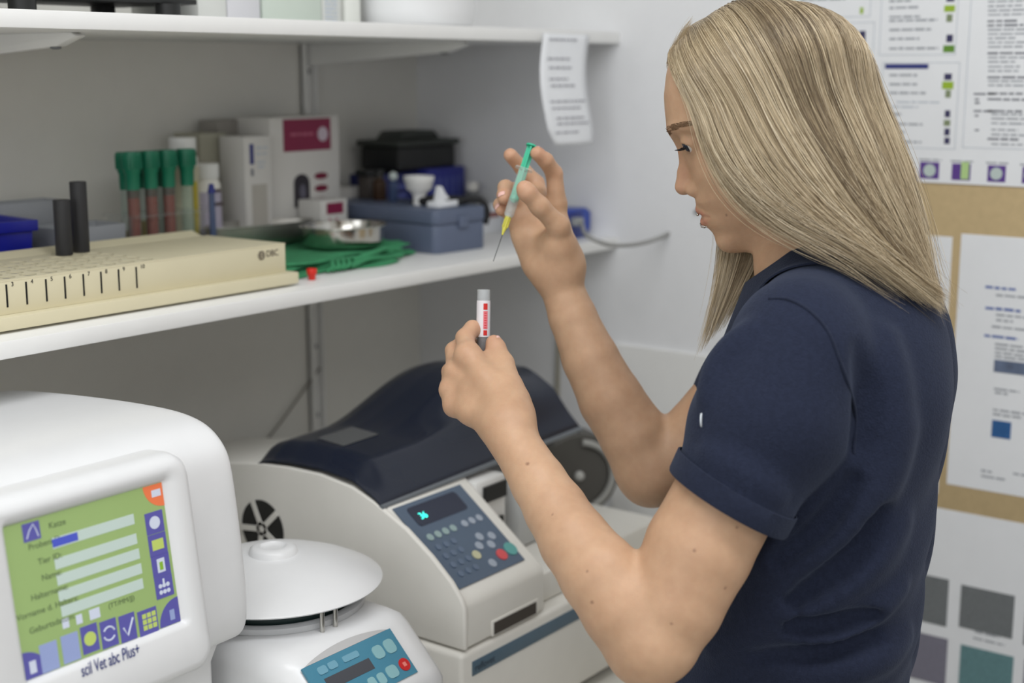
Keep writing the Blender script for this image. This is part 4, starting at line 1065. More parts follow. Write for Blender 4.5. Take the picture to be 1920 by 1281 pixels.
def surface_nets(fn, lo, hi, h, B=20):
    """fn(points)->distance; meshes the zero set inside lo..hi with cell size h, skipping empty blocks"""
    lo = np.array(lo, float); n = np.ceil((np.array(hi)-lo)/h).astype(int)
    nb = np.ceil(n/B).astype(int)
    rad = B*h*0.5*math.sqrt(3)
    ii = np.stack(np.meshgrid(*[np.arange(k) for k in nb], indexing='ij'), -1).reshape(-1, 3)
    cen = lo + (ii+0.5)*B*h
    d = fn(cen.astype(np.float32))
    act = ii[np.abs(d) < rad*1.25+0.006]
    big = n+2*B+4
    def key(c): return (c[..., 0].astype(np.int64)*big[1]+c[..., 1])*big[2]+c[..., 2]
    VK = []; VP = []; Q = []
    g = np.arange(-1, B+1)      # corners from -1..B ; cells -1..B-1
    G = np.stack(np.meshgrid(g, g, g, indexing='ij'), -1)
    m = B+2
    for blk in act:
        base = blk*B
        idx = G+base
        P = (lo + idx*h).reshape(-1, 3).astype(np.float32)
        F = fn(P).reshape(m, m, m)
        S = F < 0
        if S.all() or not S.any(): continue
        c = [F[i:m-1+i, j:m-1+j, k:m-1+k] for i in (0, 1) for j in (0, 1) for k in (0, 1)]
        sc = np.stack(c, -1) < 0
        mix = sc.any(-1) & ~sc.all(-1)
        cells = np.argwhere(mix)
        if len(cells) == 0: continue
        corners = np.stack(c, -1)[mix]            # n,8
        off = np.array([(i, j, k) for i in (0, 1) for j in (0, 1) for k in (0, 1)], float)
        acc = np.zeros((len(cells), 3)); cnt = np.zeros(len(cells))
        for a in range(8):
            for b_ in range(a+1, 8):
                if np.abs(off[a]-off[b_]).sum() != 1: continue
                fa, fb = corners[:, a], corners[:, b_]
                x = (fa < 0) != (fb < 0)
                t = np.where(x, fa/(fa-fb+1e-20), 0)
                acc += np.where(x[:, None], off[a]+(off[b_]-off[a])*t[:, None], 0); cnt += x
        pos = acc/cnt[:, None]
        gi = cells-1+base
        VK.append(key(gi+B)); VP.append(lo+(gi+pos)*h)
        # faces from edges whose lower corner index is in 0..B-1
        s = S[1:, 1:, 1:]     # corners 0..B
        core = S[1:m-1, 1:m-1, 1:m-1]
        for ax in range(3):
            sl = [slice(1, m-1)]*3; sl[ax] = slice(2, m)
            nx_ = S[tuple(sl)]
            e = core != nx_
            w_ = np.argwhere(e)
            if len(w_) == 0: continue
            ins = core[e]
            c0 = w_+base
            u_, v_ = [(1, 2), (2, 0), (0, 1)][ax]
            du = np.zeros(3, int); du[u_] = 1; dv_ = np.zeros(3, int); dv_[v_] = 1
            q = np.stack([key(c0-du-dv_+B), key(c0-dv_+B), key(c0+B), key(c0-du+B)], 1)
            q = np.where(ins[:, None], q, q[:, ::-1])
            Q.append(q)
    VK = np.concatenate(VK); VP = np.concatenate(VP); Q = np.concatenate(Q)
    uk, first = np.unique(VK, return_index=True)
    V = VP[first]
    qi = np.searchsorted(uk, Q)
    qi = np.clip(qi, 0, len(uk)-1)
    ok = (uk[qi] == Q).all(1)
    return V, qi[ok]

def relax(V, Q, it=2, lam=0.5):
    E = np.concatenate([Q[:, [0, 1]], Q[:, [1, 2]], Q[:, [2, 3]], Q[:, [3, 0]]])
    for _ in range(it):
        S = np.zeros_like(V); n = np.zeros(len(V))
        for k in range(3):
            S[:, k] = np.bincount(E[:, 0], V[E[:, 1], k], len(V)) + np.bincount(E[:, 1], V[E[:, 0], k], len(V))
        n = np.bincount(E[:, 0], minlength=len(V)) + np.bincount(E[:, 1], minlength=len(V))
        V = V + lam*(S/np.maximum(n, 1)[:, None]-V)
    return V

def np_mesh(name, V, Q, m, parent=None, ang=None):
    me = bpy.data.meshes.new(name)
    V = np.asarray(V, np.float32); Q = np.asarray(Q, np.int32); k = Q.shape[1]
    me.vertices.add(len(V)); me.vertices.foreach_set('co', V.ravel())
    me.loops.add(Q.size); me.loops.foreach_set('vertex_index', Q.ravel())
    me.polygons.add(len(Q)); me.polygons.foreach_set('loop_start', np.arange(0, Q.size, k, dtype=np.int32))
    try: me.polygons.foreach_set('loop_total', np.full(len(Q), k, np.int32))
    except Exception: pass
    me.update(calc_edges=True); me.validate()
    me.polygons.foreach_set('use_smooth', np.ones(len(me.polygons), bool))
    me.materials.append(m)
    o = bpy.data.objects.new(name, me); COL.objects.link(o)
    if parent is not None: o.parent = parent
    return o

class Chain:
    """a chain of round cones with a bounding sphere"""
    def __init__(s, pts, rad, k=0.003, kout=0.008):
        s.p = [np.asarray(q, np.float32) for q in pts]; s.r = rad; s.k = k; s.kout = kout
        s.c = np.mean(s.p, 0); s.R = max(np.linalg.norm(q-s.c)+r for q, r in zip(s.p, rad))
    def __call__(s, p):
        d = None
        for i in range(len(s.p)-1):
            e = sdf_cone(p, s.p[i], s.p[i+1], s.r[i], s.r[i+1])
            d = e if d is None else smin(d, e, s.k)
        return d
class Ell:
    def __init__(s, c, axes, r, kout=0.01):
        s.c = np.asarray(c, np.float32); s.a = axes; s.r = r; s.kout = kout; s.R = max(r)
    def __call__(s, p): return sdf_ell(p, s.c, s.a, s.r)
def culled(parts, p, combine, d0=None):
    """evaluate only the parts whose bounding sphere is near this batch of points"""
    c = p.mean(0); R = np.sqrt(((p-c)**2).sum(1).max()) if len(p) else 0
    d = d0
    for q in parts:
        if R < 0.2 and np.linalg.norm(q.c-c) - q.R - R > 0.03: 
            continue
        e = q(p)
        d = e if d is None else combine(d, e, q)
    if d is None: d = np.full(len(p), 0.03, np.float32)
    return d
# ------------------------------------------------------------------ the woman
def J(px, py, d): return at(px, py, d=d)
WM = thing('person', 'woman with long blonde hair in a navy polo holding a syringe and a tube', 'person', (1.12, 0.60, 0.0))
W0 = np.array([1.12, 0.60, 0.0])
Zup = np.array([0, 0, 1.0]); Fh = np.array([math.cos(YAW), math.sin(YAW), 0])
# head frame
al, be = math.radians(10), math.radians(18)
H0 = -RT*math.cos(al)+Fh*math.sin(al)
HF = H0*math.cos(be)-Zup*math.sin(be); HU = Zup*math.cos(be)+H0*math.sin(be); HL = np.cross(HU, HF)
HC = at(1440, 235, d=1.34)
HM = np.array([HL, HF, HU])            # rows: left, forward, up
def hw(x, y, z): return HC + HL*x + HF*y + HU*z      # head local -> world

zk = np.array([-.1130, -.1090, -.1048, -.0996, -.0923, -.0863, -.0798, -.0763, -.0700, -.0640, -.0585, -.0540, -.0491, -.0445, -.036, -.020, -.006, .004, .012, .0168, .0249, .0413, .0561, .0749, .0882, .098, .104, .107])
Pfk = np.array([.018, .0520, .0640, .0706, .0752, .0755, .0795, .0815, .0825, .0820, .0835, .0850, .0862, .0845, .0830, .0830, .0838, .0862, .0890, .0903, .0912, .0885, .0850, .0770, .0690, .054, .036, .015])
zs = np.array([-.1130, -.106, -.098, -.085, -.070, -.050, -.030, -.010, .010, .030, .050, .070, .088, .098, .104, .107])
Ssk = np.array([.008, .022, .033, .043, .051, .0585, .0635, .0665, .0685, .0710, .0715, .0690, .057, .043, .028, .012])
Bk = np.array([.006, .012, .022, .036, .052, .070, .082, .090, .094, .095, .092, .083, .065, .048, .030, .012])
def sm_table(zk_, vk_, s_=0.0035):
    """resample a table on a fine grid and smooth it so the head has no bands"""
    g_ = np.linspace(-.125, .12, 491); v = np.interp(g_, zk_, vk_)
    n_ = int(s_/0.0005*3); k_ = np.exp(-0.5*(np.arange(-n_, n_+1)*0.0005/s_)**2); k_ /= k_.sum()
    return g_, np.convolve(np.pad(v, n_, mode='edge'), k_, 'valid')
gP, tP = sm_table(zk, Pfk, 0.0018); gS, tS = sm_table(zs, Ssk, 0.009); gB, tB = sm_table(zs, Bk, 0.009)
def head_base(p):
    q = (p-HC.astype(np.float32))@HM.T.astype(np.float32)
    x, y, z = q[:, 0], q[:, 1], q[:, 2]
    rho = np.sqrt(x*x+y*y)+1e-6
    Pf = np.interp(z, gP, tP); S = np.interp(z, gS, tS); Bq = np.interp(z, gB, tB)
    cy = np.abs(y)/rho; cx = np.abs(x)/rho
    Yr = np.where(y > 0, Pf, Bq)
    nn = np.where(y > 0, 2.0+0.25*np.clip((z+0.02)/0.04, 0, 1), 2.0)
    Rr = 1.0/np.power(np.power(cx/S, nn)+np.power(cy/Yr, nn)+1e-9, 1/nn)
    ax = np.abs(x); fr = (y > 0)
    # eye sockets, brow, cheek, temples, philtrum
    Rr = Rr - fr*0.0085*np.exp(-((ax-.032)/.0165)**2-((z-.008)/.0100)**2)
    Rr = Rr + fr*0.0028*np.exp(-((ax-.034)/.022)**2-((z-.023)/.007)**2)
    Rr = Rr + fr*0.0040*np.exp(-((ax-.043)/.017)**2-((z+.026)/.018)**2)
    Rr = Rr - fr*0.0012*np.exp(-(ax/.004)**2-((z+.050)/.006)**2)
    f = (rho-Rr)*0.75
    ch = np.sqrt((x/1.5)**2+(y-.0635)**2+(z+.0945)**2)-.0110; f = smin(f, ch.astype(f.dtype), .012)
    e = np.maximum(z-0.107, -0.113-z)
    return np.where(e > 0, np.maximum(f, e), f)
def hl(pts): return [hw(*q) for q in pts]
nose = [Chain(hl([(0, .0790, .010), (0, .0818, -.005), (0, .0872, -.019), (0, .0920, -.0315)]), [.0052, .0052, .0064, .0086], .004, .007),
        Chain(hl([(.0100, .0840, -.0365), (.0115, .0800, -.0355)]), [.0066, .0064], .003, .005),
        Chain(hl([(-.0100, .0840, -.0365), (-.0115, .0800, -.0355)]), [.0066, .0064], .003, .005)]
lips = [Chain(hl([(.0215, .0735, -.0640), (.0130, .0792, -.0605), (.0045, .0838, -.0570), (0, .0836, -.0578), (-.0045, .0838, -.0570), (-.0130, .0792, -.0605), (-.0215, .0735, -.0640)]), [.0010, .0024, .0031, .0031, .0031, .0024, .0010], .003, .004),
        Chain(hl([(.0205, .0735, -.0665), (.0120, .0785, -.0688), (0, .0826, -.0700), (-.0120, .0785, -.0688), (-.0205, .0735, -.0665)]), [.0010, .0028, .0038, .0028, .0010], .003, .004)]
mouth = Chain(hl([(.0230, .0745, -.0655), (.0140, .0832, -.0640), (.005, .0868, -.0635), (-.005, .0868, -.0635), (-.0140, .0832, -.0640), (-.0230, .0745, -.0655)]), [.0005, .0008, .0008, .0008, .0008, .0005], .002)
nostril = [Chain(hl([(s*.0060, .0890, -.0425), (s*.0068, .0845, -.0415)]), [.0026, .0030], .002) for s in (1, -1)]
eyes = [hw(s*.0315, .0675, .0085) for s in (1, -1)]
lids = [Ell(e, HM, (.0134, .0134, .0134), .004) for e in eyes]
lidcut = [Ell(hw(s*.0325, .0820, .0030), HM, (.0130, .0130, .0053)) for s in (1, -1)]
ears = [Ell(hw(s*.0690, -.008, -.012), HM, (.006, .015, .028), .006) for s in (1, -1)]
neck = Chain([hw(0, -.030, -.030), hw(0, -.040, -.075), at(1520, 500, d=1.345), at(1555, 600, d=1.35)], [.056, .050, .048, .056], .01, .012)
neck2 = Chain([hw(0, .014, -.088), at(1500, 510, d=1.345)], [.022, .036], .01, .02)

# arms (pixel, depth) -> joints
def chain_px(pts, k=0.01, kout=0.01): return Chain([J(x, y, d) for x, y, d, r in pts], [r for x, y, d, r in pts], k, kout)
armL = chain_px([(1500, 655, 1.228, .048), (1440, 790, 1.222, .045), (1382, 895, 1.216, .0452), (1310, 1030, 1.215, .046), (1262, 1130, 1.215, .043), (1232, 1185, 1.215, .0395)], .004)
foreL = chain_px([(1222, 1196, 1.215, .0375), (1172, 1140, 1.218, .0378), (1126, 1078, 1.226, .0352), (1078, 1015, 1.248, .0312), (1042, 956, 1.270, .0280), (1010, 905, 1.286, .0252), (966, 832, 1.313, .0224), (950, 798, 1.325, .0232)], .004, .008)
armR = chain_px([(1500, 640, 1.52, .050), (1400, 730, 1.525, .047), (1312, 822, 1.53, .0420), (1240, 876, 1.53, .037)], .004)
foreR = chain_px([(1226, 880, 1.53, .0355), (1190, 818, 1.53, .0370), (1146, 750, 1.53, .0345), (1107, 673, 1.53, .0302), (1074, 595, 1.53, .0255), (1050, 530, 1.53, .0225), (1040, 505, 1.53, .0240)], .004, .008)
limbs = [armL, foreL, armR, foreR]
# palms: several metacarpals blended
def palm(w, mcps, rw, rm, dw=None):
    out = []
    for i, m_ in enumerate(mcps):
        st = np.array(w[i])
        out.append(Chain([st, st*.35+m_*.65, m_], [rw, rm[i]*0.93, rm[i]*1.06], .01, .0085))
    return out
pL = palm([J(968, 790, 1.322), J(958, 795, 1.325), J(948, 800, 1.325), J(940, 806, 1.322)],
          [J(878, 668, 1.372), J(856, 699, 1.378), J(847, 732, 1.376), J(853, 762, 1.368)], .0165, [.0118, .0112, .0105, .0098])
fL = [Chain([J(876, 666, 1.372), J(872, 634, 1.398), J(886, 616, 1.408), J(895, 620, 1.410)], [.0102, .0092, .0080, .0070], .003, .010),
      Chain([J(855, 697, 1.380), J(852, 658, 1.408), J(872, 640, 1.424), J(893, 650, 1.420)], [.0100, .0090, .0080, .0070], .003, .008),
      Chain([J(845, 730, 1.378), J(845, 697, 1.412), J(868, 684, 1.428), J(890, 694, 1.420)], [.0096, .0088, .0078, .0068], .003, .008),
      Chain([J(851, 760, 1.370), J(845, 733, 1.400), J(864, 722, 1.416), J(884, 730, 1.410)], [.0088, .0080, .0070, .0062], .003, .008),
      Chain([J(966, 775, 1.335), J(953, 722, 1.352), J(944, 682, 1.376), J(930, 652, 1.390), J(926, 643, 1.392)], [.0145, .0118, .0102, .0090, .0080], .004, .014)]
pR = palm([J(1062, 505, 1.525), J(1052, 510, 1.53), J(1040, 514, 1.53), J(1026, 516, 1.53)],
          [J(1042, 388, 1.535), J(1017, 388, 1.545), J(990, 396, 1.548), J(968, 412, 1.545)], .0150, [.0112, .0108, .0102, .0096])
fR = [Chain([J(1044, 378, 1.530), J(1039, 325, 1.522), J(1023, 301, 1.508), J(1007, 288, 1.500)], [.0100, .0090, .0082, .0074], .003, .008),
      Chain([J(1016, 380, 1.548), J(1006, 344, 1.566), J(978, 315, 1.562), J(957, 291, 1.548)], [.0100, .0088, .0080, .0076], .003, .008),
      Chain([J(988, 392, 1.552), J(962, 358, 1.560), J(948, 352, 1.535), J(945, 366, 1.515), J(945, 372, 1.510)], [.0098, .0090, .0084, .0076, .0070], .003, .008),
      Chain([J(967, 408, 1.548), J(945, 391, 1.556), J(938, 384, 1.536), J(940, 394, 1.522)], [.0090, .0082, .0074, .0066], .003, .008),
      Chain([J(1062, 492, 1.520), J(1050, 458, 1.505), J(1047, 424, 1.491), J(1012, 387, 1.476), J(988, 360, 1.468), J(983, 353, 1.467)], [.0160, .0148, .0112, .0096, .0090, .0078], .006, .020)]
# nail grooves are separate nail meshes; small thumb pad at base
thenarR = chain_px([(1036, 462, 1.520, .0150), (1044, 500, 1.525, .0165)], .008, .020)
hypoR = chain_px([(985, 440, 1.538, .0135), (1004, 492, 1.532, .0150)], .008, .014)
thenarL = chain_px([(955, 760, 1.345, .0185), (935, 730, 1.365, .0150)], .008, .014)
webL = chain_px([(925, 715, 1.372, .0125), (905, 690, 1.378, .0110)], .008, .012)
olec = chain_px([(1212, 1222, 1.212, .020), (1200, 1228, 1.215, .018)], .01, .03)
olecR = chain_px([(1212, 898, 1.53, .021), (1205, 890, 1.53, .021)], .01, .03)

BF = -RT*math.cos(math.radians(20))+Fh*math.sin(math.radians(20))     # body forward
BL = np.cross(Zup, BF)
B0 = at(1560, 800, d=1.365)
BMx = np.array([BL, BF, Zup])
def bw(x, y, z): return B0+BL*x+BF*y+Zup*z
# hidden trunk, pelvis: continues the body below the shirt
trunk = [Chain([bw(.13, .02, .045), bw(0, .02, .05), bw(-.13, .02, .045)], [.045, .060, .045], .02, .03),
         Chain([bw(0, .01, .03), bw(0, .02, -.15), bw(0, .03, -.34)], [.070, .080, .080], .02, .03)]

def hand(palm_, fingers, extra, p, d):
    dp = culled(palm_+extra, p, lambda a, b, q: smin(a, b, q.kout), None)
    d = smin(d, dp, .012)
    out = d
    for f in fingers:
        if np.linalg.norm(f.c-p.mean(0)) - f.R - np.sqrt(((p-p.mean(0))**2).sum(1).max()) > 0.03: continue
        out = np.minimum(out, smin(d, f(p), f.kout))
    return out
def far(c, R, p):
    m_ = p.mean(0); return np.linalg.norm(np.asarray(c)-m_) - R - np.sqrt(((p-m_)**2).sum(1).max()) > 0.03
def body_sdf(p):
    d = culled([armL, foreL], p, lambda a, b, q: smin(a, b, .009))
    d2 = culled([armR, foreR], p, lambda a, b, q: smin(a, b, .009))
    d = culled([olec], p, lambda a, b, q: smin(a, b, .03), d); d2 = culled([olecR], p, lambda a, b, q: smin(a, b, .03), d2)
    if not far(J(905, 715, 1.37), .11, p): d = hand(pL, fL, [thenarL, webL], p, d)
    if not far(J(1005, 400, 1.52), .12, p): d2 = hand(pR, fR, [thenarR, hypoR], p, d2)
    d = np.minimum(d, d2)
    t = culled(trunk, p, lambda a, b, q: smin(a, b, .03))
    t = culled([neck, neck2], p, lambda a, b, q: smin(a, b, .02), t)
    if not far(HC, .16, p):
        h = head_base(p)
        h = culled(nose, p, lambda a, b, q: smin(a, b, q.kout), h)
        h = culled(lids, p, lambda a, b, q: smin(a, b, q.kout), h)
        h = culled(ears, p, lambda a, b, q: smin(a, b, q.kout), h)
        h = culled(lips, p, lambda a, b, q: smin(a, b, q.kout), h)
        for q in [mouth]+nostril:
            if not far(q.c, q.R, p): h = smax(h, -q(p), .0015)
        for q in lidcut:
            if not far(q.c, q.R, p): h = smax(h, -q(p), .001)
        t = smin(t, h, .022)
    return smin(d, t, .02)
V, Q = surface_nets(body_sdf, (0.75, 0.25, 0.70), (1.55, 1.15, 1.75), 0.0014, 20)
V = relax(V, Q, 3, 0.5)

def skin_mat():
    m = bpy.data.materials.new('skin'); m.use_nodes = True; nt = m.node_tree; b = nt.nodes['Principled BSDF']
    tc = nt.nodes.new('ShaderNodeTexCoord')
    n1 = nt.nodes.new('ShaderNodeTexNoise'); n1.inputs['Scale'].default_value = 14; n1.inputs['Detail'].default_value = 5
    n2 = nt.nodes.new('ShaderNodeTexNoise'); n2.inputs['Scale'].default_value = 90; n2.inputs['Detail'].default_value = 4
    r = nt.nodes.new('ShaderNodeValToRGB'); e = r.color_ramp.elements
    e[0].position = 0.3; e[0].color = (0.48, 0.288, 0.178, 1); e[1].position = 0.72; e[1].color = (0.62, 0.400, 0.256, 1)
    nt.links.new(tc.outputs['Object'], n1.inputs['Vector']); nt.links.new(tc.outputs['Object'], n2.inputs['Vector'])
    mm = nt.nodes.new('ShaderNodeMath'); mm.operation = 'MULTIPLY_ADD'; mm.inputs[1].default_value = 0.35; nt.links.new(n2.outputs['Fac'], mm.inputs[0])
    ml = nt.nodes.new('ShaderNodeMath'); ml.operation = 'MULTIPLY'; ml.inputs[1].default_value = 0.65; nt.links.new(n1.outputs['Fac'], ml.inputs[0]); nt.links.new(ml.outputs[0], mm.inputs[2])
    nt.links.new(mm.outputs[0], r.inputs['Fac'])
    # colour attribute for lips, knuckles, finger pads (pigment)
    at_ = nt.nodes.new('ShaderNodeAttribute'); at_.attribute_name = 'blush'
    mx = nt.nodes.new('ShaderNodeMix'); mx.data_type = 'RGBA'; mx.inputs['B'].default_value = (0.50, 0.17, 0.13, 1)
    nt.links.new(r.outputs['Color'], mx.inputs['A']); nt.links.new(at_.outputs['Fac'], mx.inputs['Factor'])
    a2 = nt.nodes.new('ShaderNodeAttribute'); a2.attribute_name = 'mole'
    mx2 = nt.nodes.new('ShaderNodeMix'); mx2.data_type = 'RGBA'; mx2.inputs['B'].default_value = (0.16, 0.07, 0.045, 1)
    nt.links.new(mx.outputs['Result'], mx2.inputs['A']); nt.links.new(a2.outputs['Fac'], mx2.inputs['Factor'])
    nt.links.new(mx2.outputs['Result'], b.inputs['Base Color'])
    b.inputs['Roughness'].default_value = 0.48; b.inputs['Specular IOR Level'].default_value = 0.35
    b.inputs['Subsurface Weight'].default_value = 0.25; b.inputs['Subsurface Radius'].default_value = (1.0, 0.35, 0.2); b.inputs['Subsurface Scale'].default_value = 0.006
    n3 = nt.nodes.new('ShaderNodeTexVoronoi'); n3.inputs['Scale'].default_value = 900
    nt.links.new(tc.outputs['Object'], n3.inputs['Vector'])
    bp = nt.nodes.new('ShaderNodeBump'); bp.inputs['Strength'].default_value = 0.12; bp.inputs['Distance'].default_value = 0.0006
    nt.links.new(n3.outputs['Distance'], bp.inputs['Height']); nt.links.new(bp.outputs['Normal'], b.inputs['Normal'])
    return m
m_skin = skin_mat()
body = np_mesh('body', V-W0, Q, m_skin, WM)
# pigment attributes
def put_attr(o, name, val):
    a = o.data.attributes.new(name, 'FLOAT', 'POINT'); a.data.foreach_set('value', np.asarray(val, np.float32))
def near_seg(V, c, s=0.004): return np.exp(-(np.maximum(c(V.astype(np.float32)), 0)/s)**2)
nv = len(body.data.vertices); co = np.empty(nv*3, np.float32); body.data.vertices.foreach_get('co', co); VW = co.reshape(-1, 3)+W0.astype(np.float32)
bl = np.zeros(nv)
for c in lips: bl = np.maximum(bl, 0.6*near_seg(VW, c, 0.0011))
for c in nose[:1]: bl = np.maximum(bl, 0.12*near_seg(VW, c, 0.006))
tips = [f.p[-1] for f in fL+fR]
for t_ in [f.p[1] for f in fL[:4]]+[f.p[0] for f in fL[:4]]+[f.p[1] for f in fR[:4]]+[olec.p[0], olecR.p[0]]: bl = np.maximum(bl, 0.16*np.exp(-(np.linalg.norm(VW-t_, axis=1)/0.014)**2))
for t_ in tips: bl = np.maximum(bl, 0.22*np.exp(-(np.linalg.norm(VW-t_, axis=1)/0.015)**2))
put_attr(body, 'blush', bl)
mo = np.zeros(nv)
def mole(px, py, chainref, r):
    """closest visible skin vertex along the ray"""
    ray = FW + RT*(px-960)/FPX - UP*(py-640.5)/FPX; ray = ray/np.linalg.norm(ray)
    rel = VW-CAM; t_ = rel@ray; dist = np.linalg.norm(rel-t_[:, None]*ray, axis=1)
    ok = dist < 0.002
    if not ok.any(): return
    i = np.where(ok)[0][np.argmin(t_[ok])]
    global mo
    mo = np.maximum(mo, 0.7*np.exp(-(np.linalg.norm(VW-VW[i], axis=1)/r)**4))
for px, py, r in ((988, 867, .0018), (1034, 962, .0010), (1097, 1071, .0011), (1107, 1131, .0015), (1283, 892, .0013), (1298, 1034, .0014), (1363, 1105, .0014), (1385, 992, .0012), (1262, 1172, .0012), (1361, 407, .0012), (1318, 926, .001)):
    mole(px, py, None, r)
put_attr(body, 'mole', mo)
# ------------------------------------------------------------------ polo shirt
tz = np.array([-.345, -.30, -.26, -.22, -.16, -.08, 0, .05, .09, .115, .135, .155])
# px outlines -> forward centre, half depth, half width at each height
tcy = np.array([.052, .042, .034, .024, .014, .012, .008, .000, -.012, -.020, -.026, -.030])
tb = np.array([.112, .118, .118, .113, .110, .113, .114, .112, .096, .082, .066, .040])
ta = np.array([.158, .152, .146, .142, .142, .152, .160, .158, .140, .115, .085, .045])
gz = np.linspace(-.42, .2, 621)
def smt(v, s_):
    w_ = np.interp(gz, tz, v); n_ = int(s_/0.001*3); k_ = np.exp(-0.5*(np.arange(-n_, n_+1)*0.001/s_)**2); k_ /= k_.sum()
    return np.convolve(np.pad(w_, n_, mode='edge'), k_, 'valid')
gcy, gb, ga = smt(tcy, .018), smt(tb, .014), smt(ta, .014)
slv0, slv1, slv2 = J(1503, 655, 1.228), J(1450, 775, 1.222), J(1366, 940, 1.214)
slR = [J(1500, 645, 1.52), J(1420, 730, 1.525), J(1370, 800, 1.53)]
yoke = Chain([J(1560, 560, 1.345), J(1500, 640, 1.235)], [.050, .056], .03, .04)
yokeR = Chain([J(1560, 560, 1.345), J(1500, 630, 1.51)], [.050, .052], .03, .04)
slL_ = Chain([slv0, slv1, slv2+(slv2-slv1)*0.12], [.0590, .0600, .0545], .03, .025)
slR_ = Chain(slR, [.058, .056, .054], .03, .025)
def shirt_outer(p):
    q = (p-B0.astype(np.float32))@BMx.T.astype(np.float32)
    x, y, z = q[:, 0], q[:, 1], q[:, 2]
    cy = np.interp(z, gz, gcy); b_ = np.interp(z, gz, gb); a_ = np.interp(z, gz, ga)
    yy = y-cy; rho = np.sqrt(x*x+yy*yy)+1e-6; c, s_ = yy/rho, x/rho
    n_ = 2.15
    Rr = 1/np.power((np.abs(c)/b_)**n_+(np.abs(s_)/a_)**n_, 1/n_)
    # spine furrow and shoulder blades
    bk = (yy < 0)
    Rr = Rr - bk*0.006*np.exp(-(x/.016)**2)*np.clip((z+.30)/.1, 0, 1) + bk*0.006*np.exp(-((np.abs(x)-.068)/.035)**2-((z-.03)/.05)**2)
    # broad soft creases
    w1 = np.sin((z*1.0+x*0.55+0.35*y)*62+1.5*np.sin(x*23)+1.0*np.sin(y*31)); w2 = np.sin((z*0.8-x*0.7)*41+2.0+1.3*np.sin(z*27))
    Rr = Rr + (0.0024*w1*np.clip((.02-z)/.08, 0, 1)+0.0010*w2*np.clip((.05-z)/.12, 0.15, 1))
    d = (rho-Rr)*0.85
    d = np.maximum(d, z-.156)
    d = smin(d, yoke(p), .045); d = smin(d, yokeR(p), .045)
    return d.astype(np.float32)
ax_s = (slv2-slv1)/np.linalg.norm(slv2-slv1)
# hem plane of the near sleeve : passes the three measured pixels
hemc = slv2
hn = np.cross(J(1455, 992, 1.214)-J(1268, 886, 1.214), FW*0.25+np.array([0, 0, 0])+np.cross(ax_s, J(1455, 992, 1.214)-J(1268, 886, 1.214))); 
hn = ax_s
hb = J(1455, 992, 1.214)-J(1268, 886, 1.214); hb = hb/np.linalg.norm(hb)
hn = ax_s-hb*(ax_s@hb); hn = hn/np.linalg.norm(hn); hn = hn + 0.22*FW; hn = hn/np.linalg.norm(hn)
def sleeve_wr(p):
    rel = p-slv1.astype(np.float32); a = rel@ax_s
    return 0.0013*np.sin(a*85+18*(rel@RT))+0.0009*np.sin(a*38-30*(rel@FW)+1)
def shirt_sdf(p):
    d = shirt_outer(p)
    s1 = slL_(p)-sleeve_wr(p).astype(np.float32)
    s1 = smax(s1, ((p-hemc.astype(np.float32))@hn), .004)
    s2 = slR_(p); s2 = smax(s2, (p-slR[2].astype(np.float32))@((slR[2]-slR[1])/np.linalg.norm(slR[2]-slR[1])), .004)
    d = smin(d, s2, .03)
    # seam: sleeve blends tightly with the body of the shirt
    d = smin(d, s1, .012)
    for f in folds:
        if not far(f.c, f.R, p): d = smin(d, f(p), f.kout)
    for f in furrows:
        if not far(f.c, f.R, p): d = smax(d, -f(p), f.kout)
    # neck opening
    d = smax(d, -Nk(p), .004)
    # sleeve cavities
    d = smax(d, -cavL(p), .002); d = smax(d, -cavR(p), .002)
    # hem of the shirt
    q2 = (p-B0.astype(np.float32))@Zup.astype(np.float32)
    return np.maximum(d, -.345-q2)
Nk = Chain([at(1520, 520, d=1.345), at(1500, 420, d=1.345)], [.060, .070], .01)
cavL = Chain([slv1*.6+slv2*.4, slv2+(slv2-slv1)*.6], [.046, .0495], .01)
cavR = Chain([slR[1], slR[2]+(slR[2]-slR[1])*.8], [.048, .050], .01)
folds = []; furrows = []
def hit0(px, py):
    ray = FW + RT*(px-960)/FPX - UP*(py-640.5)/FPX
    ts = np.linspace(1.05, 1.6, 900); f = shirt_sdf((CAM+ts[:, None]*ray).astype(np.float32)); k = np.argmax(f < 0)
    return CAM+ts[k]*ray, ray/np.linalg.norm(ray)
def crease(pts, r, h, k, sign):
    """a long ridge (sign 1) or furrow (-1) laid on the cloth through pixels; h = height in the middle"""
    P = []; m_ = len(pts)
    Sm = smooth_path([(x, y, 0) for x, y in pts], 4); n_ = len(Sm); rr = []
    for i, q in enumerate(Sm):
        w_ = math.sin(PI*(i+.5)/n_); hh = h*w_-.0015*(1-w_); r_i = r*(.5+.5*w_)
        X_, ray = hit0(q[0], q[1])
        P.append(X_+ray*(r_i-hh)*sign); rr.append(r_i)
    return Chain(P, rr, .004, k)
A_ = [([(1610, 860), (1560, 950), (1480, 1030), (1420, 1070)], .010, .0035, .012, 1),
      ([(1680, 810), (1645, 900), (1570, 1000), (1480, 1090), (1400, 1130)], .014, .0055, .018, 1),
      ([(1675, 985), (1630, 1040), (1540, 1110), (1430, 1170), (1350, 1200)], .014, .0060, .018, 1),
      ([(1680, 1105), (1635, 1140), (1550, 1190), (1450, 1240)], .011, .0050, .012, 1),
      ([(1685, 1195), (1650, 1225), (1580, 1250), (1480, 1275)], .013, .0070, .014, 1),
      ([(1655, 640), (1668, 740), (1655, 850), (1620, 930)], .012, .0030, .016, 1),
      ([(1330, 745), (1345, 700), (1375, 655), (1410, 625)], .010, .0035, .012, 1),
      ([(1330, 850), (1370, 872), (1420, 905), (1455, 930)], .008, .0022, .010, 1)]
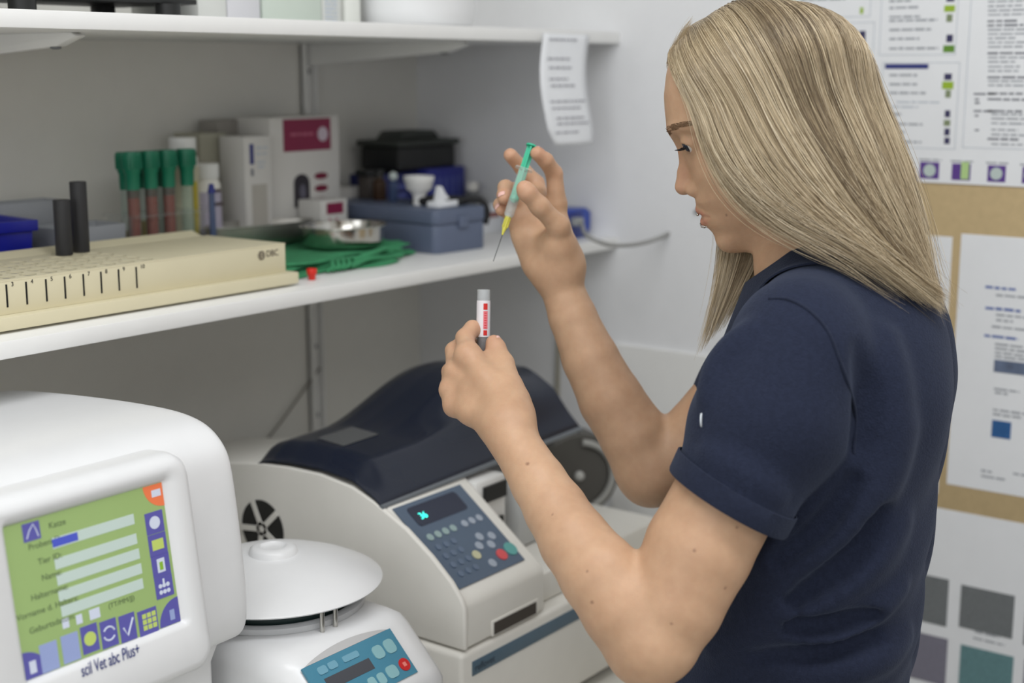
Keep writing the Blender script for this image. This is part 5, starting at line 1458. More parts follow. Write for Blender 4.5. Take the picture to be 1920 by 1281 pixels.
B_ = [([(1600, 905), (1540, 985), (1460, 1050)], .009, .0040, .010, -1),
      ([(1650, 960), (1590, 1050), (1490, 1125)], .010, .0035, .014, -1),
      ([(1640, 1150), (1560, 1168), (1480, 1172)], .008, .0045, .010, -1),
      ([(1640, 1195), (1540, 1222), (1420, 1235)], .008, .0045, .010, -1),
      ([(1618, 660), (1626, 740), (1610, 830)], .009, .0025, .012, -1),
      ]
_new = [crease(a, r*1.25, h*1.9, k*1.25, g) for a, r, h, k, g in A_]; _newb = [crease(a, r*1.1, h*1.6, k*1.15, g) for a, r, h, k, g in B_]
folds = _new; furrows = _newb
V, Q = surface_nets(shirt_sdf, (0.80, 0.15, 0.80), (1.62, 1.05, 1.62), 0.0023, 16)
V = relax(V, Q, 3, 0.5)
def knit(name, col, col2, scale=1.0):
    m = bpy.data.materials.new(name); m.use_nodes = True; nt = m.node_tree; b = nt.nodes['Principled BSDF']
    tc = nt.nodes.new('ShaderNodeTexCoord'); n = nt.nodes.new('ShaderNodeTexNoise'); n.inputs['Scale'].default_value = 260; n.inputs['Detail'].default_value = 4
    n0 = nt.nodes.new('ShaderNodeTexNoise'); n0.inputs['Scale'].default_value = 9
    mx = nt.nodes.new('ShaderNodeMix'); mx.data_type = 'RGBA'; mx.inputs['A'].default_value = col+(1,); mx.inputs['B'].default_value = col2+(1,)
    nt.links.new(tc.outputs['Object'], n.inputs['Vector']); nt.links.new(tc.outputs['Object'], n0.inputs['Vector'])
    nt.links.new(n.outputs['Fac'], mx.inputs['Factor']); nt.links.new(mx.outputs['Result'], b.inputs['Base Color'])
    v = nt.nodes.new('ShaderNodeTexVoronoi'); v.inputs['Scale'].default_value = 620*scale; nt.links.new(tc.outputs['Object'], v.inputs['Vector'])
    bp = nt.nodes.new('ShaderNodeBump'); bp.inputs['Strength'].default_value = 0.55; bp.inputs['Distance'].default_value = 0.0008
    nt.links.new(v.outputs['Distance'], bp.inputs['Height']); nt.links.new(bp.outputs['Normal'], b.inputs['Normal'])
    b.inputs['Roughness'].default_value = 0.9; b.inputs['Specular IOR Level'].default_value = 0.2
    b.inputs['Sheen Weight'].default_value = 0.12; b.inputs['Sheen Roughness'].default_value = 0.5; b.inputs['Sheen Tint'].default_value = (0.5, 0.6, 0.85, 1)
    return m
m_polo = knit('navy_pique', (0.0090, 0.0122, 0.0265), (0.020, 0.0265, 0.054))
m_rib = knit('navy_rib', (0.0085, 0.0112, 0.0240), (0.018, 0.0240, 0.048), 1.4)
shirt = np_mesh('polo_shirt', V-W0, Q, m_polo, WM)

# ribbed band at the near sleeve's hem: follows the shirt surface, cut from the same field
def surf_ring(center, normal, n=72, r0=0.02, r1=0.11, fn=None, ref=None):
    normal = normal/np.linalg.norm(normal); u = ref-normal*(ref@normal); u = u/np.linalg.norm(u); v = np.cross(normal, u)
    th_ = np.linspace(0, 2*PI, n, endpoint=False); D = np.cos(th_)[:, None]*u+np.sin(th_)[:, None]*v
    rs = np.linspace(r0, r1, 120)
    P = center+rs[None, :, None]*D[:, None, :]
    f = fn(P.reshape(-1, 3).astype(np.float32)).reshape(n, -1)
    out = []
    for i in range(n):
        k = np.argmax(f[i] > 0) if (f[i] > 0).any() else len(rs)-1
        r = rs[k]
        if k > 0: t = f[i, k-1]/(f[i, k-1]-f[i, k]+1e-12); r = rs[k-1]+t*(rs[k]-rs[k-1])
        out.append(center+r*D[i])
    return np.array(out), D
def ring_mesh(rings, m, name, parent, closed=True, ribs=0):
    b = BM(); R = [[b.verts.new(Vector(p-W0)) for p in r] for r in rings]; n = len(R[0])
    for k in range(len(R)-1):
        for i in range(n if closed else n-1): b.faces.new([R[k][i], R[k][(i+1) % n], R[k+1][(i+1) % n], R[k+1][i]])
    return obj(name, b, m, parent, ang=60)
solid = lambda p: slL_(p)
rings = []
for a, o_ in ((-.0175, .0004), (-.0168, .0022), (-.008, .0024), (.0000, .0024), (.0022, .0016), (.0024, -.001), (.0015, -.0035), (-.012, -.004)):
    P, D = surf_ring(hemc+hn*a, hn, 120, .02, .11, solid, RT)
    rib = 0.00035*np.sign(np.sin(np.arange(120)*PI))[:, None]*D
    rings.append(P+D*o_)
ring_mesh(rings, m_rib, 'sleeve_cuff', shirt)
b = BM()      # shoulder seam stitched line
pts = []
for px, py in ((1442, 560), (1480, 562), (1520, 585), (1552, 622), (1572, 670), (1590, 720), (1604, 780), (1600, 850)):
    ray = FW + RT*(px-960)/FPX - UP*(py-640.5)/FPX
    ts = np.linspace(1.05, 1.5, 400); f = shirt_sdf((CAM+ts[:, None]*ray).astype(np.float32)); k = np.argmax(f < 0)
    pts.append(CAM+ts[k]*ray-W0-ray*0.0006)
tube(b, smooth_path(pts, 8), 0.0016, 6); obj('shoulder_seam', b, m_rib, shirt, ang=80)
def shirt_hit(px, py, lo=1.05, hi=1.6):
    ray = FW + RT*(px-960)/FPX - UP*(py-640.5)/FPX
    ts = np.linspace(lo, hi, 700); f = shirt_sdf((CAM+ts[:, None]*ray).astype(np.float32)); k = np.argmax(f < 0)
    return CAM+ts[k]*ray
# small white emblem at the chest edge
b = BM(); e_ = shirt_hit(1314, 788)-FW*0.001; disc(b, frame(e_-W0, RT*0.3+FW*0.9, UP), 0, 0, 0.0045, 0.0012, ry=0.006); obj('chest_emblem', b, mat('emblem_white', (206, 212, 218), 0.6), shirt)

# collar: stand + turned leaf around the neck, axis follows the neck
ca = at(1505, 478, d=1.345); cn = (at(1500, 430, d=1.345)-at(1545, 585, d=1.35)); cn = cn/np.linalg.norm(cn)
cf = BF-cn*(BF@cn); cf = cf/np.linalg.norm(cf); cl = np.cross(cn, cf)
def crow(rf, rl, rb, h, spread, n=80, tip=0.0):
    out = []
    for i in range(n+1):
        t = -PI+spread+(2*PI-2*spread)*i/n      # 0 = back
        c, s_ = math.cos(t), math.sin(t)
        fr = -c                                   # forward component (front at t=+-pi)
        r_y = rf if fr > 0 else rb
        e = max(0, fr)**6
        out.append(ca + cf*(fr*(r_y+tip*e)) + cl*(s_*rl) + cn*(h - 0.020*max(0, fr) + (0.006 if fr < 0 else 0)*abs(fr)) - cn*tip*0.9*e)
    return np.array(out)
rows_c = [crow(.050, .055, .060, -.022, .30), crow(.052, .056, .062, .004, .30), crow(.054, .058, .064, .010, .30), crow(.059, .062, .068, .0095, .30), crow(.068, .074, .076, -.006, .22, tip=.012), crow(.080, .088, .086, -.030, .14, tip=.034), crow(.079, .0865, .085, -.031, .14, tip=.033), crow(.066, .072, .074, -.010, .22, tip=.012)]
for r_ in rows_c[4:]:
    for _ in range(25):
        f = shirt_sdf(r_.astype(np.float32)); lift = np.clip(.0035-f, 0, .004); r_ += cn*lift[:, None]
rows_c[5] = rows_c[5]; rows_c[6] = rows_c[5]-cn*.0018+0*rows_c[6]; rows_c[7] = rows_c[4]-cn*.0022
ring_mesh(rows_c, m_rib, 'collar', shirt, closed=False)

# trousers down to the floor, and shoes (below the frame)
hip = bw(0, .02, -.36)
m_trs = mat('dark_trousers', (30, 31, 36), 0.85, noise=0.1)
legs = [Chain([hip+BL*s*.085, hip+BL*s*.09-Zup*.35+BF*.01, np.array([*(hip+BL*s*.095)[:2], .09])], [.085, .062, .055], .02, .03) for s in (1, -1)]
pel = Chain([hip+BL*.075+Zup*.03, hip-BL*.075+Zup*.03], [.092, .092], .02, .03)
def trs(p):
    d = smin(legs[0](p), legs[1](p), .02); d = smin(d, pel(p), .05)
    return np.maximum(d, .05-p[:, 2])
V, Q = surface_nets(trs, (0.75, 0.2, 0.03), (1.6, 1.05, 1.02), 0.009, 10)
np_mesh('trousers', relax(V, Q, 2)-W0, Q, m_trs, WM)
for s in (1, -1):
    c0 = hip+BL*s*.095
    ch_ = Chain([np.array([*(c0-BF*.05)[:2], .040]), np.array([*(c0+BF*.13)[:2], .030])], [.042, .036], .02)
    V, Q = surface_nets(lambda p: np.maximum(ch_(p), -p[:, 2]+.0015), (0.7, 0.2, -0.01), (1.7, 1.2, 0.12), 0.008, 10)
    np_mesh('shoe', relax(V, Q, 1)-W0, Q, m_white, WM)

# ------------------------------------------------------------------ eyes, brows, lashes, piercings, nails
m_eye = mat('eye_white', (214, 208, 202), 0.15); m_iris = mat('iris_blue_grey', (44, 52, 64), 0.1); m_brow = mat('brow_hair', (126, 98, 72), 0.7)
for s in (1, -1):
    c_ = hw(s*.0315, .0675, .0085)-W0; g_ = (HF*0.86-HU*0.30+HL*(0.32 if s > 0 else -0.05)); g_ = g_/np.linalg.norm(g_)
    b = BM(); bmesh.ops.create_uvsphere(b, u_segments=32, v_segments=20, radius=0.0122); bmesh.ops.translate(b, verts=b.verts, vec=Vector(c_))
    ey = obj('eyeball', b, m_eye, WM, ang=180)
    b = BM(); u_e = np.cross(g_, [0, 0, 1.0]); fm = frame(c_+g_*0.0, u_e, np.cross(u_e, -g_)); mz = fm
    bm2 = BM()
    zz = 1.0 if (fm.to_3x3() @ Vector((0, 0, 1))).dot(Vector(g_)) > 0 else -1.0
    lathe(bm2, [(0.0062, zz*0.01065), (0.0045, zz*0.01165), (0.0025, zz*0.0123), (0.0003, zz*0.01245)], 24, fm)
    b.free(); obj('iris', bm2, m_iris, ey, ang=180)
rnd = random.Random(9)
def surf_pt(x, z):
    """skin point at head-local x, z in front of the face"""
    ys = np.linspace(.11, .03, 200); P = np.array([hw(x, y, z) for y in ys], np.float32); f = body_sdf(P); k = np.argmax(f < 0)
    return ys[k]
for s in (1, -1):
    b = BM()
    for i in range(120):
        u = rnd.random(); x = s*(.0165+.036*u); z = .0215+.0050*math.sin(u*2.3)+rnd.uniform(-.0042, .0042)*(1-0.6*u)
        y = surf_pt(x, z)
        dx, dz = s*(.0052+.0015*u), .0016-.0032*u+rnd.uniform(-.0008, .0008)
        y2 = surf_pt(x+dx, z+dz)
        tube(b, [hw(x, y+.0002, z)-W0, hw(x+dx*.5, (y+y2)/2+.0012, z+dz*.6)-W0, hw(x+dx, y2+.0006, z+dz)-W0], [.00024, .00020, .00006], 4)
    obj('eyebrow', b, m_brow, WM, ang=180)
    b = BM()
    for i in range(34):
        u = i/33; a = -0.9+1.8*u
        ex = s*.0315+math.sin(a)*.0118; ey_ = .0675+math.cos(a)*.0135; ez = .0052-0.0012*abs(a)
        ln = .0075
        d0 = np.array([math.sin(a)*.7, .75, -.30]); d0 = d0/np.linalg.norm(d0)
        p0_ = np.array([ex, ey_, ez]); p1_ = p0_+d0*ln*.5; p2_ = p0_+d0*ln+np.array([0, .0, .0026])
        tube(b, [hw(*p0_)-W0, hw(*p1_)-W0, hw(*p2_)-W0], [.00034, .00028, .00006], 4)
    obj('eyelashes', b, mat('lash', (30, 24, 22), 0.6), WM, ang=180)
b = BM()
for q_ in ((.004, .0868, -.0612), (.005, .0838, -.0742)):
    mm_ = Matrix.Translation(Vector(hw(*q_)-W0)); bmesh.ops.create_uvsphere(b, u_segments=16, v_segments=10, radius=0.0015, matrix=mm_)
tube(b, [hw(.001, .0868, -.0700)-W0, hw(.0035, .0868, -.0735)-W0, hw(.005, .0838, -.0748)-W0, hw(.007, .0812, -.0742)-W0], .0007, 6)
obj('lip_ring', b, m_steel, WM, ang=180)
m_nail = mat('nail', (226, 182, 172), 0.25)
def nail(chain, side, w_=.0052, l_=.0105, k=-1):
    """small curved plate on the dorsal side of a fingertip"""
    a_, t_ = chain.p[k-1].astype(float), chain.p[k].astype(float); r = chain.r[k]
    ax = (t_-a_)/np.linalg.norm(t_-a_); nrm = side-ax*(side@ax); nrm = nrm/np.linalg.norm(nrm); bi = np.cross(ax, nrm)
    b = BM(); G_ = []
    for j in range(9):
        v_ = j/8; row = []
        for i in range(9):
            u_ = i/4-1; wv = w_*(1-0.25*(1-v_)**2)*(1 if v_ < .75 else math.sqrt(max(0.05, 1-((v_-.75)/.3)**2)))
            ang_ = u_*wv/r
            rr_ = r+0.0006
            row.append(b.verts.new(Vector(t_+ax*(l_*(v_-.62))+(nrm*math.cos(ang_)+bi*math.sin(ang_))*rr_-nrm*(max(0, v_-.35)**2)*r*0.30-W0)))
        G_.append(row)
    for j in range(8):
        for i in range(8): b.faces.new([G_[j][i], G_[j][i+1], G_[j+1][i+1], G_[j+1][i]])
    o_ = obj('fingernail', b, m_nail, WM, ang=180); md_ = o_.modifiers.new('t', 'SOLIDIFY'); md_.thickness = 0.0005
nail(fL[4], RT*0.7+UP*0.5-FW*0.2); nail(fL[0], -RT*0.8+UP*0.4+FW*.3, .0045, .009)
nail(fR[4], UP*0.75-FW*0.75+RT*0.1, .0050, .0105); nail(fR[2], -RT*.3-FW*0.9, .0044, .009); nail(fR[3], -FW*0.8-RT*.4, .0040, .008)
nail(fR[1], FW*0.9-RT*.2+UP*.3, .0048, .010); nail(fR[0], UP*0.7+FW*0.5+RT*.4, .0046, .0095)

# ------------------------------------------------------------------ blood tube in the near hand
top_ = J(907, 543, 1.408); bot_ = J(905, 690, 1.412); dT = (top_-bot_); LT = float(np.linalg.norm(dT)); 
T = thing('blood_tube', 'small labelled blood sample tube held upright in the near hand', 'sample tube', bot_)
mt_ = frame((0, 0, 0), np.cross(dT, FW), np.cross(dT, np.cross(dT, FW))) 
nz_ = mt_.to_3x3() @ Vector((0, 0, 1))
if nz_.dot(Vector(dT)) < 0: mt_ = frame((0, 0, 0), -np.cross(dT, FW), np.cross(dT, np.cross(dT, FW)))
rT = .0066
obj('tube_wall', lathe(BM(), [(rT-.001, 0), (rT, .001), (rT, LT), (rT-.0009, LT), (rT-.0009, .0015), (.0002, .0012)], 36, mt_, cap=False), mat('tube_clear', (226, 230, 232), 0.12, alpha=0.20), T, ang=50)
obj('blood', lathe(BM(), [(rT-.0010, .002), (rT-.0010, LT*.385)], 32, mt_), mat('dark_venous', (52, 10, 16), 0.25), T)
lab = obj('paper_label', lathe(BM(), [(rT+.0002, LT*.40), (rT+.0002, LT*.86)], 40, mt_, cap=False), mat('label_white', (226, 222, 226), 0.5), T, ang=80)
m_pr = mat('label_pink', (226, 120, 130), 0.5); m_prr = mat('label_red', (206, 44, 40), 0.5)
inv3 = mt_.to_3x3().inverted(); fc = inv3 @ Vector(-FW); rc = inv3 @ Vector(RT)
a0_ = math.atan2(fc.y, fc.x)
sg = 1.0 if math.sin(math.atan2(rc.y, rc.x)-a0_) > 0 else -1.0
def lstrip(name, a1, a2, z1, z2, m):
    b = BM(); n_ = 5; R_ = []
    for k in range(n_+1):
        a = a0_+sg*(a1+(a2-a1)*k/n_); R_.append((b.verts.new(mt_ @ Vector(((rT+.0005)*math.cos(a), (rT+.0005)*math.sin(a), z1))), b.verts.new(mt_ @ Vector(((rT+.0005)*math.cos(a), (rT+.0005)*math.sin(a), z2)))))
    for k in range(n_): b.faces.new([R_[k][0], R_[k+1][0], R_[k+1][1], R_[k][1]])
    return obj(name, b, m, lab, ang=80)
lstrip('red_mark', .02, .62, LT*.745, LT*.825, m_prr); lstrip('pink_print', .02, .66, LT*.50, LT*.73, m_pr); lstrip('red_mark', 0.05, .60, LT*.42, LT*.485, m_prr)
for k in range(7): lstrip('print_line', .14, .50, LT*(.51+.031*k), LT*(.522+.031*k), m_prr)

# ------------------------------------------------------------------ syringe in the far hand
s_top = J(997, 272, 1.508); s_end = J(946, 428, 1.492); n_end = J(925, 490, 1.486)
ds = s_end-s_top; LS = float(np.linalg.norm(ds))
S = thing('syringe', 'green and clear syringe with yellow needle hub held in the far raised hand', 'syringe', s_top)
ux = np.cross(ds, FW); ms_ = frame((0, 0, 0), ux, np.cross(ds, ux))
if (ms_.to_3x3() @ Vector((0, 0, 1))).dot(Vector(ds)) < 0: ms_ = frame((0, 0, 0), -ux, np.cross(ds, ux))
m_sg = mat('syringe_green', (48, 178, 140), 0.35); m_sc = mat('syringe_clear', (214, 222, 220), 0.12, alpha=0.32)
b = BM(); lathe(b, [(.0056, 0), (.0060, .0006), (.0060, .0016), (.0056, .0020)], 28, ms_); pr_ = obj('plunger', b, m_sg, S)
b = BM(); box(b, (-.0043, -.0009, .002), (.0043, .0009, LS*.62), ms_); box(b, (-.0009, -.0043, .002), (.0009, .0043, LS*.62), ms_); lathe(b, [(.0040, LS*.30), (.0040, LS*.312)], 20, ms_); obj('plunger_rod', b, m_sg, pr_, smooth=False)
b = BM(); lathe(b, [(.0046, LS*.62), (.0048, LS*.625), (.0048, LS*.66), (.0020, LS*.69)], 24, ms_); obj('plunger_tip', b, m_sg, pr_)
b = BM(); lathe(b, [(.0050, LS*.30), (.0054, LS*.30), (.0054, LS*.84), (.0022, LS*.88), (.0022, LS*.90), (.0050, LS*.835)], 32, ms_, cap=False); br_ = obj('barrel', b, m_sc, S, ang=40)
b = BM(); prism(b, rrect(-.0095, -.0050, .0095, .0050, .004), LS*.285, LS*.298, 2); b.transform(ms_); obj('finger_flange', b, m_sc, br_)
b = BM(); lathe(b, [(.0034, LS*.86), (.0030, LS*.90), (.0026, LS*1.0), (.0013, LS*1.05), (.0010, LS*1.08)], 20, ms_)
for k in range(4): box(b, (.0020, -.0004, LS*.88), (.0036, .0004, LS*.99), ms_ @ Matrix.Rotation(k*PI/2+.5, 4, 'Z'))
obj('needle_hub', b, mat('hub_yellow', (206, 200, 84), 0.35), S)
b = BM(); tube(b, [ms_ @ Vector((0, 0, LS*1.07)), Vector(n_end-s_top)], [.00045, .00035], 8); obj('needle', b, mat('needle_steel', (92, 94, 96), 0.35, 0.8), S)
# ------------------------------------------------------------------ hair: many thin strands interpolated between guide locks
GD = [
 [(1272, 92, 1.330), (1285, 122, 1.312), (1294, 165, 1.296), (1300, 205, 1.286), (1311, 245, 1.277), (1330, 295, 1.271), (1362, 350, 1.267), (1404, 392, 1.264), (1455, 425, 1.261), (1520, 450, 1.256), (1590, 474, 1.250), (1665, 512, 1.250)],
 [(1278, 74, 1.335), (1302, 100, 1.305), (1322, 160, 1.283), (1335, 225, 1.268), (1358, 285, 1.260), (1395, 340, 1.255), (1450, 392, 1.251), (1520, 435, 1.247), (1600, 475, 1.243), (1690, 540, 1.250)],
 [(1292, 50, 1.337), (1325, 75, 1.298), (1362, 145, 1.268), (1392, 225, 1.254), (1430, 300, 1.247), (1485, 370, 1.243), (1555, 430, 1.240), (1630, 480, 1.238), (1700, 530, 1.245), (1752, 574, 1.252)],
 [(1335, 27, 1.338), (1378, 52, 1.296), (1425, 130, 1.262), (1468, 225, 1.248), (1520, 310, 1.243), (1580, 390, 1.240), (1650, 460, 1.240), (1712, 512, 1.245), (1768, 546, 1.252)],
 [(1380, 11, 1.338), (1435, 38, 1.292), (1492, 125, 1.262), (1542, 230, 1.249), (1596, 330, 1.244), (1655, 420, 1.244), (1710, 490, 1.250), (1755, 550, 1.258)],
 [(1425, 3, 1.338), (1492, 28, 1.296), (1560, 120, 1.269), (1612, 230, 1.258), (1660, 335, 1.255), (1700, 425, 1.259), (1738, 510, 1.270), (1762, 572, 1.276)],
 [(1462, 1, 1.339), (1535, 38, 1.308), (1604, 125, 1.288), (1650, 228, 1.277), (1688, 328, 1.276), (1716, 415, 1.284), (1742, 500, 1.291), (1760, 562, 1.296)],
 [(1485, 4, 1.341), (1560, 50, 1.335), (1626, 122, 1.324), (1668, 215, 1.318), (1700, 300, 1.317), (1722, 370, 1.319), (1737, 440, 1.320), (1750, 515, 1.320), (1756, 578, 1.320)],
 [(1480, 6, 1.345), (1552, 60, 1.365), (1612, 140, 1.370), (1650, 240, 1.374), (1682, 340, 1.376), (1702, 430, 1.376), (1718, 500, 1.370), (1728, 552, 1.366)],
 [(1440, 6, 1.346), (1500, 60, 1.398), (1556, 160, 1.420), (1596, 280, 1.428), (1620, 400, 1.425), (1640, 500, 1.410), (1650, 545, 1.405)],
 [(1380, 13, 1.346), (1420, 60, 1.398), (1452, 160, 1.424), (1474, 280, 1.426), (1480, 400, 1.412), (1462, 480, 1.402), (1436, 560, 1.396)],
 [(1300, 46, 1.346), (1330, 100, 1.388), (1370, 200, 1.410), (1400, 320, 1.412), (1415, 420, 1.402), (1404, 490, 1.396), (1376, 560, 1.390), (1348, 618, 1.388)],
 [(1264, 95, 1.345), (1285, 130, 1.375), (1310, 200, 1.397), (1335, 300, 1.405), (1348, 390, 1.400), (1350, 460, 1.394), (1338, 545, 1.388), (1310, 652, 1.384)],
]
NT = 28
def resample(pts, n):
    P = np.array(smooth_path([at(x, y, d=d) for x, y, d in pts], 10))
    L = np.concatenate([[0], np.cumsum(np.linalg.norm(np.diff(P, axis=0), axis=1))]); L /= L[-1]
    t = np.linspace(0, 1, n)
    return np.stack([np.interp(t, L, P[:, k]) for k in range(3)], 1)
GG = np.array([resample(g, NT) for g in GD])          # guides, along, 3
NG = len(GG)
def guide(s):
    """Catmull-Rom across guides, s in 0..NG-1 (array)"""
    i = np.clip(np.floor(s).astype(int), 0, NG-2); f = (s-i)[:, None, None]
    g = lambda k: GG[np.clip(k, 0, NG-1)]
    a, b, c, d = g(i-1), g(i), g(i+1), g(i+2)
    return 0.5*((2*b)+(-a+c)*f+(2*a-5*b+4*c-d)*f*f+(-a+3*b-3*c+d)*f**3)
def push(P, margin, body_only=False):
    """move points out of the head and the shirt"""
    sh = P.shape; X = P.reshape(-1, 3).copy(); mg = np.broadcast_to(margin, sh[:-1]).reshape(-1)
    for _ in range(3):
        f = head_base(X.astype(np.float32)); near = np.linalg.norm(X-HC, axis=1) < .135
        a_ = np.where(near & (f < mg), (mg-f)/.7, 0)
        X = X-inward(X)*np.clip(a_, 0, .02)[:, None]
    low = (X-HC)@Zup < -.04
    if low.any():
        for _ in range(3):
            Y_ = X[low]; f = np.concatenate([shirt_sdf(c.astype(np.float32)) for c in np.array_split(Y_, max(1, len(Y_)//20000))])
            m2 = mg[low]*.6
            a_ = np.where(f < m2, np.minimum(m2-f, .012), 0)
            X[low] = Y_+(Zup*.75-FW*.45-BF*.25)[None, :]*a_[:, None]
    return X.reshape(sh)
def inward(P):
    rel = P-HC; h = rel@HU
    hc = HC+HU*np.clip(h, -.10, .05)[..., None]-HF*.012
    v = hc-P; return v/(np.linalg.norm(v, axis=-1, keepdims=True)+1e-9)
for _ in range(2):
    GG = push(GG, (.0025+.0070*np.clip(np.linspace(0, 1, NT)*5, 0, 1))[None, :]*np.clip(.35+.4*np.minimum(np.arange(NG), NG-1-np.arange(NG)), 0, 1)[:, None])
    GG[:, 1:-1] = .25*GG[:, :-2]+.5*GG[:, 1:-1]+.25*GG[:, 2:]
R_ = np.random.RandomState(12)
def strands(n, s0, s1, nclump, rad, depth, tmin=.80, fly=.03, seed=0):
    sc = np.sort(s0+(s1-s0)*R_.rand(nclump))
    ci = R_.randint(0, nclump, n); c = sc[ci]
    s_root = np.clip(c+R_.normal(0, .16, n), s0, s1)
    t = np.linspace(0, 1, NT)[None, :]
    squeeze = 0.86*np.clip(t-.12, 0, 1)**0.9
    smat = s_root[:, None]*(1-squeeze)+c[:, None]*squeeze + R_.normal(0, .035, (n, 1))*t
    # evaluate guides at varying s along the strand
    smat = np.clip(smat, 0, NG-1.0001)
    i = np.floor(smat).astype(int); f = (smat-i)[..., None]; k = np.arange(NT)[None, :].repeat(n, 0)
    g = lambda q: GG[np.clip(q, 0, NG-1), k]
    a, b, c2, d = g(i-1), g(i), g(i+1), g(i+2)
    P = 0.5*((2*b)+(-a+c2)*f+(2*a-5*b+4*c2-d)*f*f+(-a+3*b-3*c2+d)*f**3)
    # layering and waves
    dep = (R_.rand(n)**1.6*depth)[:, None]
    cl = R_.normal(0, .0022, nclump)[ci][:, None]
    ph = R_.rand(nclump)[ci][:, None]*6.28
    IN = inward(P)
    tt = t
    amt = dep*np.clip(tt*5, 0.15, 1)+cl*np.clip(tt*4, 0, 1)+.0016*np.sin(tt*7+ph)*tt
    P = P+IN*amt[..., None]
    T_ = np.gradient(P, axis=1); T_ /= np.linalg.norm(T_, axis=2, keepdims=True)+1e-9
    S_ = np.cross(T_, IN)
    ph2 = R_.rand(n)[:, None]*6.28; fr = 3+5*R_.rand(n)[:, None]
    P = P+S_*((.0012*np.sin(fr*tt+ph2)*tt+(.0026+.0030*np.clip((c[:, None]-3.2)/2, 0, 1)*(c[:, None] < 8.5))*np.sin(ph+tt*6.5)*tt**1.1)[..., None])
    fl = (R_.rand(n) < fly)[:, None]*(R_.rand(n)[:, None]*.016)
    P = P-IN*(fl*tt**1.5)[..., None]+S_*(fl*np.sin(ph2)*1.4*tt**1.3)[..., None]
    P = push(P, .0018+.003*R_.rand(n, 1)*np.ones((1, NT)))
    # length variation
    te = tmin+(1.03-tmin)*R_.rand(n)
    tq = np.linspace(0, 1, NT)[None, :]*te[:, None]*(NT-1)
    lo_ = np.clip(np.floor(tq).astype(int), 0, NT-2); ff = (tq-lo_)[..., None]
    r = np.arange(n)[:, None]
    P = P[r, lo_]*(1-ff)+P[r, lo_+1]*ff
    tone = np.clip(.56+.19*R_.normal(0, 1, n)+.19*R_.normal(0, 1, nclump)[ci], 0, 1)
    tone = tone-.13*np.exp(-((c-4.6)/1.2)**2)  # inner middle locks darkened: shading put into the strand tone
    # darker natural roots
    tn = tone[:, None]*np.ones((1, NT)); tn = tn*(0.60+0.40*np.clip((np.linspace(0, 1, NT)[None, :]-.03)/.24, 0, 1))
    rr = rad*(.75+.5*R_.rand(n))[:, None]*(1-0.75*np.linspace(0, 1, NT)[None, :]**5)
    return P, rr, tn
def tubes_np(P, rr, tn, sides=3):
    n, m, _ = P.shape
    T_ = np.gradient(P, axis=1); T_ /= np.linalg.norm(T_, axis=2, keepdims=True)+1e-9
    ref = np.array([.31, .52, .79]); U_ = np.cross(T_, ref); U_ /= np.linalg.norm(U_, axis=2, keepdims=True)+1e-9
    V_ = np.cross(T_, U_)
    a = np.arange(sides)*2*math.pi/sides
    X = P[:, :, None, :]+rr[:, :, None, None]*(U_[:, :, None, :]*np.cos(a)[None, None, :, None]+V_[:, :, None, :]*np.sin(a)[None, None, :, None])
    idx = np.arange(n*m*sides).reshape(n, m, sides); j = np.roll(np.arange(sides), -1)
    Q = np.stack([idx[:, :-1, :], idx[:, :-1][:, :, j], idx[:, 1:][:, :, j], idx[:, 1:, :]], -1).reshape(-1, 4)
    return X.reshape(-1, 3), Q, np.repeat(tn[:, :, None], sides, 2).reshape(-1)
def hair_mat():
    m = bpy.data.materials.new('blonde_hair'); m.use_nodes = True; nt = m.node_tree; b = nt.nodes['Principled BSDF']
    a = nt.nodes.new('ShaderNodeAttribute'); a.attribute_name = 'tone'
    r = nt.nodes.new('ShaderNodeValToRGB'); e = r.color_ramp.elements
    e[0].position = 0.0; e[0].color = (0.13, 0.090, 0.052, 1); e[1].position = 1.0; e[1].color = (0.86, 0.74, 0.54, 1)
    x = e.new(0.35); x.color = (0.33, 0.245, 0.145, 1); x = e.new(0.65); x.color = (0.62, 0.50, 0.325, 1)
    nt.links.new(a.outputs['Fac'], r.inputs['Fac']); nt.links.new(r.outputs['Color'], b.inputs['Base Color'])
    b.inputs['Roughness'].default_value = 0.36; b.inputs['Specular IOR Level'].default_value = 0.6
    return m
m_hair = hair_mat()
VV = []; QQ = []; TT = []; off_ = 0
def add(X):
    global off_
    V_, Q_, t_ = X; VV.append(V_); QQ.append(Q_+off_); TT.append(t_); off_ += len(V_)
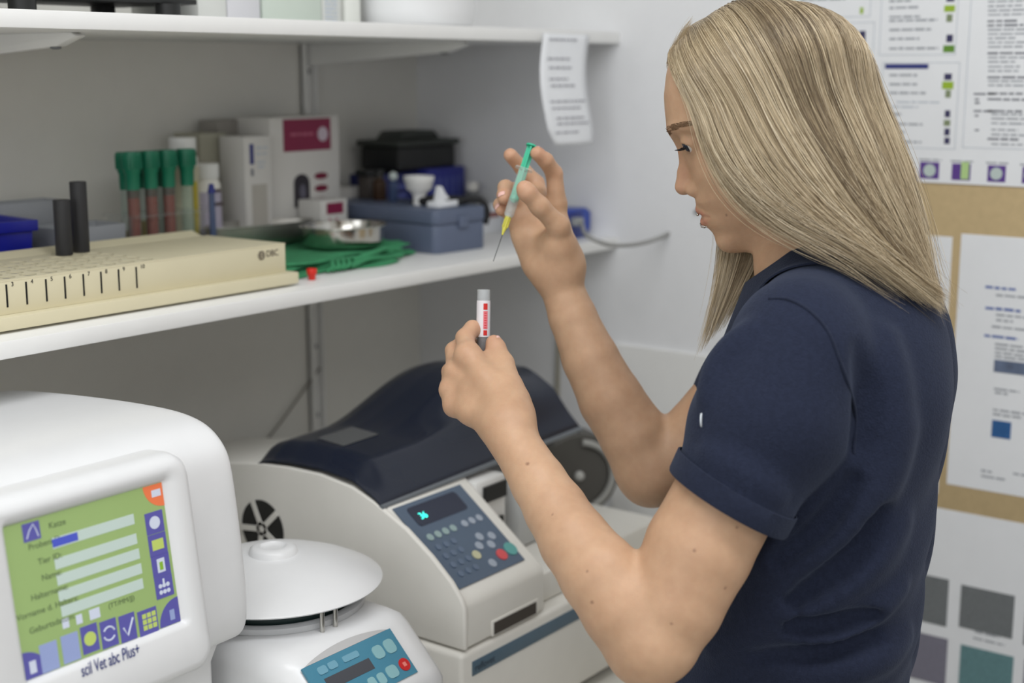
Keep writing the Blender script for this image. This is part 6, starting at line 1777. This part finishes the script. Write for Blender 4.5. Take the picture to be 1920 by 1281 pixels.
add(tubes_np(*strands(9500, 0.0, 8.0, 230, .00020, .011, .78, .05)))
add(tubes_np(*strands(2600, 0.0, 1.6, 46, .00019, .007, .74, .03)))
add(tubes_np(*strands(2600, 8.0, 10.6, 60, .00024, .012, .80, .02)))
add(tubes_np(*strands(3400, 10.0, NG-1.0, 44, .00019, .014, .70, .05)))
add(tubes_np(*strands(500, 0.0, 1.2, 30, .00015, .002, .62, .9)))
# underlying layer sheet
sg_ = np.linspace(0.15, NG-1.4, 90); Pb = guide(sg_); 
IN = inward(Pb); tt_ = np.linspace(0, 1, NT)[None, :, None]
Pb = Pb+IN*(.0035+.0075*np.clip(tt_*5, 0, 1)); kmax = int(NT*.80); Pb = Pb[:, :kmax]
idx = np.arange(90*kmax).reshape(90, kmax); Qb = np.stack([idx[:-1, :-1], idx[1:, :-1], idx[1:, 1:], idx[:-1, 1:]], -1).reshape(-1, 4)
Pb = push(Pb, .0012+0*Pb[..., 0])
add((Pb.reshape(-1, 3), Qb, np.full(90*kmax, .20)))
# short baby hairs at the hairline
n = 420; t = np.linspace(0, 1, 8)[None, :, None]
u = R_.rand(n); x0 = 1252+32*u+R_.normal(0, 2, n); y0 = 128-55*u**0.8+R_.normal(0, 4, n); dd = 1.342-.028*u*R_.rand(n)
P0 = np.array([at(a, b, d=c) for a, b, c in zip(x0, y0, dd)]); dr = np.array([at(a+14, b-30-10*q, d=c-.006) for a, b, c, q in zip(x0, y0, dd, R_.rand(n))])-P0
nrm = -inward(P0)
P = P0[:, None]+dr[:, None]*t*(.5+.7*R_.rand(n))[:, None, None]+nrm[:, None]*(.004*np.sin(t*3.0)*R_.rand(n)[:, None, None])
add(tubes_np(P, np.full((n, 8), .00014)*(1-.7*t[:, :, 0]), np.full((n, 8), .5)*(.7+.5*R_.rand(n)[:, None])))
V_, Q_, t_ = np.concatenate(VV), np.concatenate(QQ), np.concatenate(TT)
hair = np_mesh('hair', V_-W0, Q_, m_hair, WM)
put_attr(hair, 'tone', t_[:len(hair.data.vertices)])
